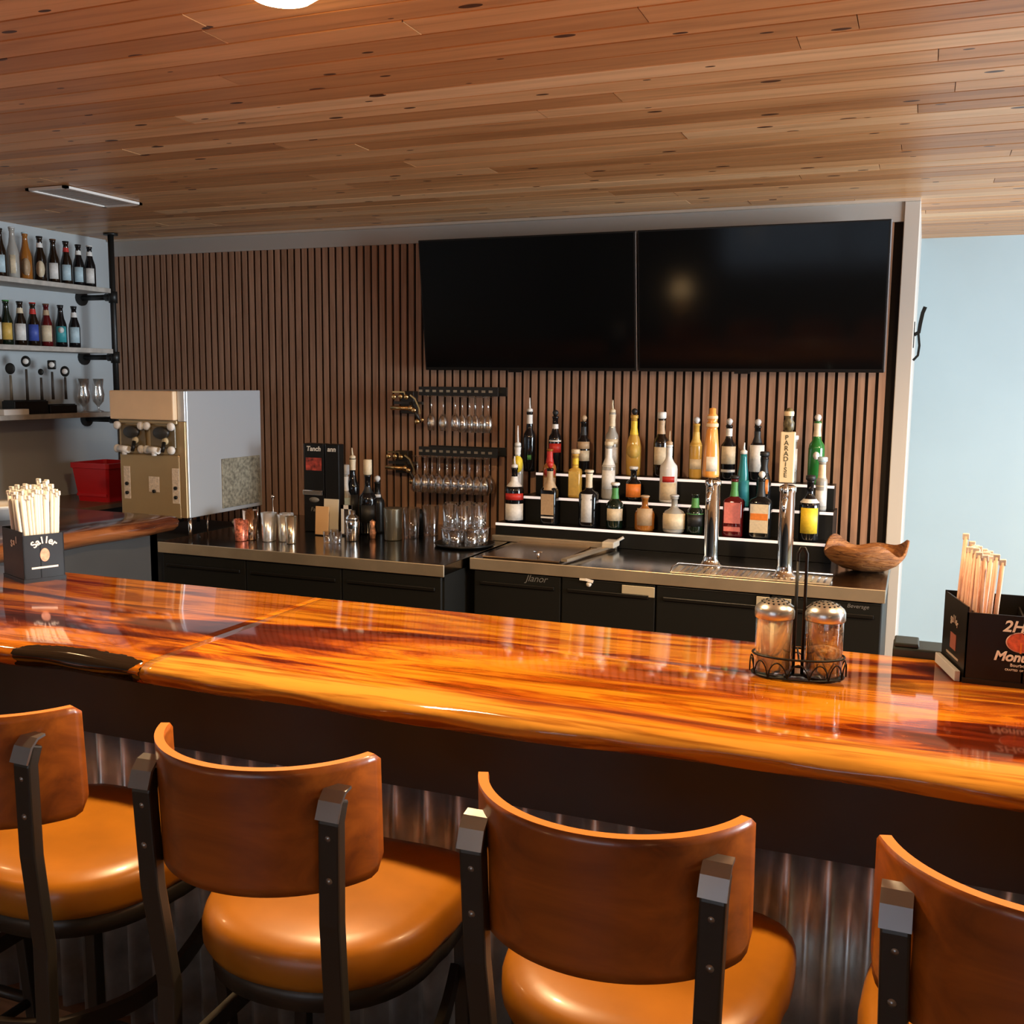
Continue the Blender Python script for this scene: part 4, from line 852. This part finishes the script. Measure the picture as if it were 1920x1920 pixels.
# cards, frames, bottles in the middle of the left counter
def card(px, py, wd, ht, m_, words, dy=0, name='menu_card', rz=0, col2=None):
    p = onZ(px, py, .84); t = thing(name, words, 'card', (p.x, p.y+dy, .841), rz)
    b = bm_new(); bx(b, -wd/2, wd/2, 0, .004, .004, ht); bmesh.ops.rotate(b, cent=(0, 0, 0), matrix=Matrix.Rotation(-.06, 3, 'X'), verts=b.verts); obj('card_sheet', b, m_, t)
    b = bm_new(); bx(b, -wd/2, wd/2, -.012, .03, 0, .004); obj('base', b, BLACKP, t); return t
card(603, 1004, .075, .145, mat('tan_card', (.80, .48, .22), .7), 'tan standing card in front of the tall black boxes')
card(618, 1001, .085, .175, mat('cream_card', (.82, .74, .58), .7), 'cream standing card just right of the tan one', dy=.01)
t = card(646, 1006, .055, .155, mat('dark_slot_card', (.05, .04, .04), .6), 'white framed card with dark slot left of the silver shaker', dy=.02)
b = bm_new()
for q in ((-.028, -.014, .01, .155), (.014, .028, .01, .155), (-.028, .028, .135, .155)): bx(b, q[0], q[1], -.004, .001, q[2], q[3])
obj('white_border', b, WHITE, t)
for k, (px, py) in enumerate(((614, 1018), (627, 1014), (633, 1019))):
    tumbler('jigger_glass', px, py, .055, .021, GLASS, ('left', 'middle', 'right')[k]+' small jigger glass in front of the cards', 'jigger glasses', cat='jigger')
p = onZ(661, 1014, .84); t = thing('cocktail_shaker', 'shiny silver cocktail shaker in front of the black bottles', 'shaker', (p.x, p.y, .841))
b = bm_new(); lathe(b, [(.028, 0), (.030, .004), (.036, .095), (.034, .10)], seg=24); obj('body', b, CHROME, t)
b = bm_new(); lathe(b, [(.034, .10), (.032, .115), (.016, .128), (.014, .130), (.014, .148), (.0005, .15)], seg=24); obj('lid', b, mat('pale_steel', (.7, .78, .85), .12, metal=1), t)
LB = [(648, 4.56, .29, .030, CLEARB, 'std', [('paleblue', .3, .6, .8, 'rect')], ('white', .72, .97), ('cork', 'silver', .05), 'pale necked bottle at the left of the black syrup bottles'),
      (662, 4.62, .37, .034, BLACKG, 'std', [('black', .2, .5, .8, 'rect')], ('cream', .84, .99), ('spout', 'cream', .04), 'black bottle with cream pump neck, tallest on the left counter'),
      (690, 4.52, .30, .045, BLACKG, 'std', [('black', .2, .5, .8, 'rect')], ('black', .7, .8), ('cork', 'cream', .075), 'broad black bottle topped by a long cream stopper'),
      (708, 4.58, .26, .036, BLACKP, 'std', [('silver', .7, .76, .8, 'rect')], ('black', .7, .8), ('ball', 'silver', 0), 'black bottle with silver collar left of the gunmetal tumbler'),
      (630, 4.70, .24, .030, DGREEN, 'std', [('black', .2, .5, .8, 'rect')], ('black', .7, .8), ('ball', 'silver', 0), 'dark green bottle hidden behind the cream card')]
for (px, yy, h, r, gl, kd, lbs, nk, pr_, words) in LB:
    lo, hi = -3.4, -1.5
    for _ in range(40):
        md = (lo+hi)/2; v = Vector((md, yy, .9))-EYE; x = 960+FPX*v.dot(RT)/v.dot(FW)
        if x < px: lo = md
        else: hi = md
    bottle('syrup_bottle', words, (lo, yy, .8405), h, r, gl, kd, lbs, nk, pr_, group='bottles on the left counter')
p = onZ(699, 1010, .84); b = bm_new(); lathe(b, [(.014, 0), (.018, .03), (.011, .06), (.016, .085), (.0005, .095)], seg=14, sy=.7); tag(obj('copper_figure', b, mat('copper_mottled', (.62, .30, .18), .35, metal=.5, vary=.6, vscale=80), loc=(p.x, p.y, .8405)), 'small copper coloured ornament left of the gunmetal tumbler', 'ornament')
# ------------------------------------------------------------------ shaker carrier on the bar
SX, SY = -.193, 1.955
t = thing('wire_carrier', 'black wire carrier with upright loop holding two shakers', 'carrier', (SX, SY, 1.07), math.radians(8))
b = bm_new()
def oval(z, sx=.084, sy=.048, n=40): return [(sx*math.cos(2*PI*i/n)*(1 if abs(math.cos(2*PI*i/n)) < .999 else 1), sy*math.sin(2*PI*i/n), z) for i in range(n)]
tube(b, oval(.004), .0022, 6, closed=True); tube(b, oval(.042), .0022, 6, closed=True); obj('rings', b, BLACKM, t)
b = bm_new()
for i in range(14):
    a0, a1 = 2*PI*i/14, 2*PI*(i+1)/14; pts = []
    for k in range(9):
        u = k/8; a = a0+(a1-a0)*u; pts.append((.088*math.cos(a), .048*math.sin(a), .005+.028*math.sin(PI*u)**.6))
    tube(b, pts, .0014, 5)
obj('scroll_wire', b, BLACKM, t)
b = bm_new(); tube(b, [(-.008, 0, .004), (-.008, 0, .235), (-.003, 0, .246), (.003, 0, .246), (.008, 0, .235), (.008, 0, .004)], .0030, 8); tube(b, [(0, -.048, .042), (0, -.012, .043), (0, .048, .042)], .002, 6)
tube(b, [(-.008, -.004, .22), (-.008, -.004, .004)], .002, 6); obj('handle_loop', b, BLACKM, t)
b = bm_new(); lathe(b, [(.0005, .002), (.036, .002), (.036, .004), (.0005, .004)], c=(-.045, 0, 0), seg=24, cap=False); lathe(b, [(.0005, .002), (.036, .002), (.036, .004), (.0005, .004)], c=(.045, 0, 0), seg=24, cap=False); bx(b, -.05, .05, -.006, .006, .001, .003); obj('base_plate', b, BLACKM, t)
Rz = Matrix.Rotation(math.radians(8), 3, 'Z')
for k, (dx, words) in enumerate(((-.0455, 'glass shaker full of grated cheese with pierced steel lid'), (.0455, 'glass shaker part full of pepper flakes with pierced steel lid'))):
    q = Rz @ Vector((dx, 0, 0)); s = thing('cheese_shaker' if k == 0 else 'pepper_shaker', words, 'shaker', (SX+q.x, SY+q.y, 1.075))
    r = .0345; h = .118
    b = bm_new(); lathe(b, [(r*.9, 0), (r, .006), (r, h*.9), (r*.97, h), (r*.93, h), (r*.94, h*.9), (r*.94, .010), (.0005, .008)], seg=36); obj('jar', b, GLASS, s)
    b = bm_new(); hf = h*.96 if k == 0 else h*.42; lathe(b, [(r*.86, .010), (r*.92, .014), (r*.92, hf), (r*.7, hf+.003), (.0005, hf+.006)], seg=30); obj('filling', b, CHEESE if k == 0 else PEPPER, s)
    if k == 1:
        b = bm_new(); rd = random.Random(4)
        for i in range(26):
            a = rd.random()*6.28; zz = .05+rd.random()*.058; box(b, (r*.90*math.cos(a), r*.90*math.sin(a), zz), (.006, .004, .005), rot=Matrix.Rotation(a, 3, 'Z'))
        x_ = obj('clinging_flakes', b, PEPPER, s); x_['kind'] = 'stuff'
    b = bm_new(); lathe(b, [(r*1.05, h-.012), (r*1.08, h-.010), (r*1.08, h+.004), (r*1.0, h+.010), (r*.72, h+.018), (r*.35, h+.023), (.0005, h+.024)], seg=36); ld = obj('lid', b, mat('satin_chrome', (.62, .61, .58), .26, metal=.9), s)
    b = bm_new()
    for rr, nn in ((.008, 6), (.016, 11), (.0245, 16)):
        for i in range(nn):
            a = 2*PI*i/nn; zz = h+.0235-(rr/r)**2*.0115
            lathe(b, [(.0005, .0012), (.0022, .0012), (.0022, 0), (.0005, 0)], c=(rr*math.cos(a), rr*math.sin(a), zz), seg=8)
    obj('holes', b, BLACKM, ld)
# ------------------------------------------------------------------ napkin and straw caddies
def caddy(label, loc, rz, W, D, H, big, skew=0):
    t = thing('bar_caddy', label, 'caddy', loc, rz, None)
    b = bm_new(); tk = .003
    for q in ((0, W, 0, tk, .002, H), (0, W, D-tk, D, .002, H+.012), (0, tk, 0, D, .002, H+.01), (W-tk, W, 0, D, .002, H), (W*.40, W*.40+tk, 0, D, .002, H-.01), (0, W, 0, D, .002, .006)): bx(b, *q)
    bx(b, -.002, W+.002, -.002, D+.002, 0, .010)
    if skew:
        for v in b.verts:
            if v.co.x < W*.3: v.co.x -= skew*v.co.y/D
    obj('box_body', b, BLACKP, t)
    return t
CW = mat('logo_white_ink', (.86, .83, .76), .5); CR = mat('logo_red_ink', (.62, .12, .05), .5, vary=.4, vscale=90); CP = mat('logo_salmon_ink', (.78, .36, .24), .5, vary=.3, vscale=120)
def arch_text(s, size, m_, parent, cx, cz, R_, span, y, axis='front'):
    for i, ch in enumerate(s):
        a = -span/2+span*i/(len(s)-1)
        if axis == 'front': text('logo_letter', ch, size, m_, parent, (cx+R_*math.sin(a), y, cz+R_*(math.cos(a)-1)), rot=(PI/2, -0+a*0, 0) if False else (PI/2, a, 0), bold=.0006)
        else: text('logo_letter', ch, size, m_, parent, (y-.248*(cx-R_*math.sin(a)), cx-R_*math.sin(a), cz+R_*(math.cos(a)-1)), rot=(PI/2, 0, -PI/2+.243), bold=.0004)
# right caddy
t = caddy('black straw and napkin caddy with tree emblem at the right edge of the bar', (.098, 2.035, 1.07), 0, .24, .145, .134, True, .036)
b = bm_new(); bx(b, .093, .24, -.0035, .0005, .10, .160, .001); obj('raised_panel', b, BLACKP, t)
text('logo_text', '2Hor', .029, CW, t, (.060, -.0042, .114), shear=.25, bold=.0006, align='LEFT')
text('logo_text', 'Monuments', .024, CW, t, (.048, -.0042, .058), shear=.25, bold=.0008, align='LEFT')
text('logo_text', 'Bourbon Whisk', .008, CW, t, (.076, -.0042, .043), align='LEFT'); text('logo_text', 'CRAFTED  OF  BARREL', .005, CW, t, (.068, -.0042, .034), align='LEFT')
b = bm_new(); lathe(b, [(.0005, 0), (.024, 0), (.024, .001), (.0005, .001)], c=(.092, -.0025, .086), seg=28, rot=Matrix.Rotation(PI/2, 3, 'X'), sy=.74); [setattr(f, 'smooth', False) for f in b.faces]; obj('tree_emblem', b, CR, t)
b = bm_new(); bar(b, [(.092, -.0042, .066), (.092, -.0042, .086)], .003, .0006); obj('tree_trunk', b, LM('orange'), t)
b = bm_new(); lathe(b, [(.0235, 0), (.0255, 0), (.0255, .0012), (.0235, .0012)], c=(.092, -.0025, .086), seg=28, rot=Matrix.Rotation(PI/2, 3, 'X'), sy=.74, cap=False); obj('emblem_outline', b, mat('pale_pink_ink', (.62, .36, .30), .5), t)
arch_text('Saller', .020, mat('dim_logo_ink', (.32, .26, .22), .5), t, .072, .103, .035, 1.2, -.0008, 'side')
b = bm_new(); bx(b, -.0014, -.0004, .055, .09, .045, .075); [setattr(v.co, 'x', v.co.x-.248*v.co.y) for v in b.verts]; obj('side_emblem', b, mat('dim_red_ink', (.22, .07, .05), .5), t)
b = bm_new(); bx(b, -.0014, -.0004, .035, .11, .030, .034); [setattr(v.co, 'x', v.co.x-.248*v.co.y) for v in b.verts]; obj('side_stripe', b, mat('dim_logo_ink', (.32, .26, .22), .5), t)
b = bm_new(); bx(b, -.014, -.0045, .004, .135, 0, .020, .001); [setattr(v.co, 'x', v.co.x-.248*v.co.y) for v in b.verts]; tag(obj('napkin_stack', b, mat('grey_white_paper', (.40, .39, .40), .7), loc=(.098, 2.035, 1.07)), 'pale folded paper lying against the left side of the right caddy', 'napkin')
ORD = ('first', 'second', 'third', 'fourth', 'fifth', 'sixth', 'seventh', 'eighth', 'ninth', 'tenth', 'eleventh', 'twelfth', 'thirteenth')
WRAP = mat('paper_straw_wrap', (.66, .40, .29), .5, vary=.12, vscale=40); WRAPW = mat('white_straw_wrap', (.68, .66, .62), .6)
rd = random.Random(11)
def straw(loc, L, r, m_, words, grp, lean, top=None):
    b = bm_new(); d = Vector(lean); tube(b, [(0, 0, 0), d*L], r, 8)
    o = obj('straw', b, m_, loc=loc); tag(o, words, 'straw', grp)
    if top:
        b = bm_new(); box(b, d*L, (r*2.9, r*1.6, .012), .0015); obj('wrapper_end', b, WRAPW, o)
    return o
k = 0
for i in range(5):
    for j in range(4):
        yy = 2.035+.035+j*.027+rd.uniform(-.003, .003); x = .098-.248*(yy-2.035)+.010+i*.0105+rd.uniform(-.001, .001)
        L = .232+.012*(1 if (i == 0 and j == 3) else 0)+rd.uniform(-.005, .005)-.003*i+.001*j
        lean = Vector((.03+rd.uniform(-.02, .03), rd.uniform(-.01, .03), 1)).normalized(); straw((x, yy, 1.0775), L, .0042, WRAP, 'pink wrapped straw '+ORD[i]+' from the left in row '+('one', 'two', 'three', 'four')[j]+', right caddy', 'wrapped straws in the right caddy', lean, True); k += 1
# left caddy
ang = math.radians(68)
t = caddy('black straw caddy with arched white lettering at the left end of the bar', (-2.196, 2.012, 1.07), ang, .108, .14, .128, False)
arch_text('Saller', .026, CW, t, .056, .112, .040, 1.5, -.0008)
b = bm_new(); lathe(b, [(.0005, 0), (.0125, 0), (.0125, .001), (.0005, .001)], c=(.056, 0, .072), seg=20, rot=Matrix.Rotation(PI/2, 3, 'X'), sy=1.45); [setattr(f, 'smooth', False) for f in b.faces]; obj('salmon_emblem', b, CP, t)
b = bm_new(); bx(b, .020, .090, -.0012, -.0002, .036, .041); obj('underline', b, CW, t)
# second logo on the other face
for i, ch in enumerate('Sal'): text('logo_letter', ch, .026, CW, t, (-.0008, .075-.016*i, .100+.006*i), rot=(PI/2, 0, -PI/2), bold=.0006)
Rl = Matrix.Rotation(ang, 3, 'Z')
for i in range(13):
    for j in range(3):
        u = -.5+i/12; q = Rl @ Vector((.015+.0065*i+rd.uniform(-.001, .001), .022+j*.03, 0))
        lean = (Rl @ Vector((u*.15+rd.uniform(-.012, .012), rd.uniform(-.02, .02), 1))).normalized()
        straw((-2.196+q.x, 2.012+q.y, 1.0775), .235+rd.uniform(-.008, .012)+(.012 if i in (9, 10) else 0)-.012*(j == 0), .0046, WRAPW, 'white wrapped straw '+ORD[i]+' from the left in the '+('front', 'middle', 'back')[j]+' row of the left caddy', 'wrapped straws in the left caddy', lean, True)
# black tray at the back edge of the bar
b = bm_new(); bx(b, -.03, .085, 2.195, 2.28, 1.055, 1.085, .004); bx(b, -.028, .02, 2.20, 2.27, 1.085, 1.094, .003); b2 = obj('service_tray', b, mat('dark_green_black_plastic', (.012, .018, .017), .4)); tag(b2, 'low black plastic tray hooked on the rear edge of the bar', 'tray')
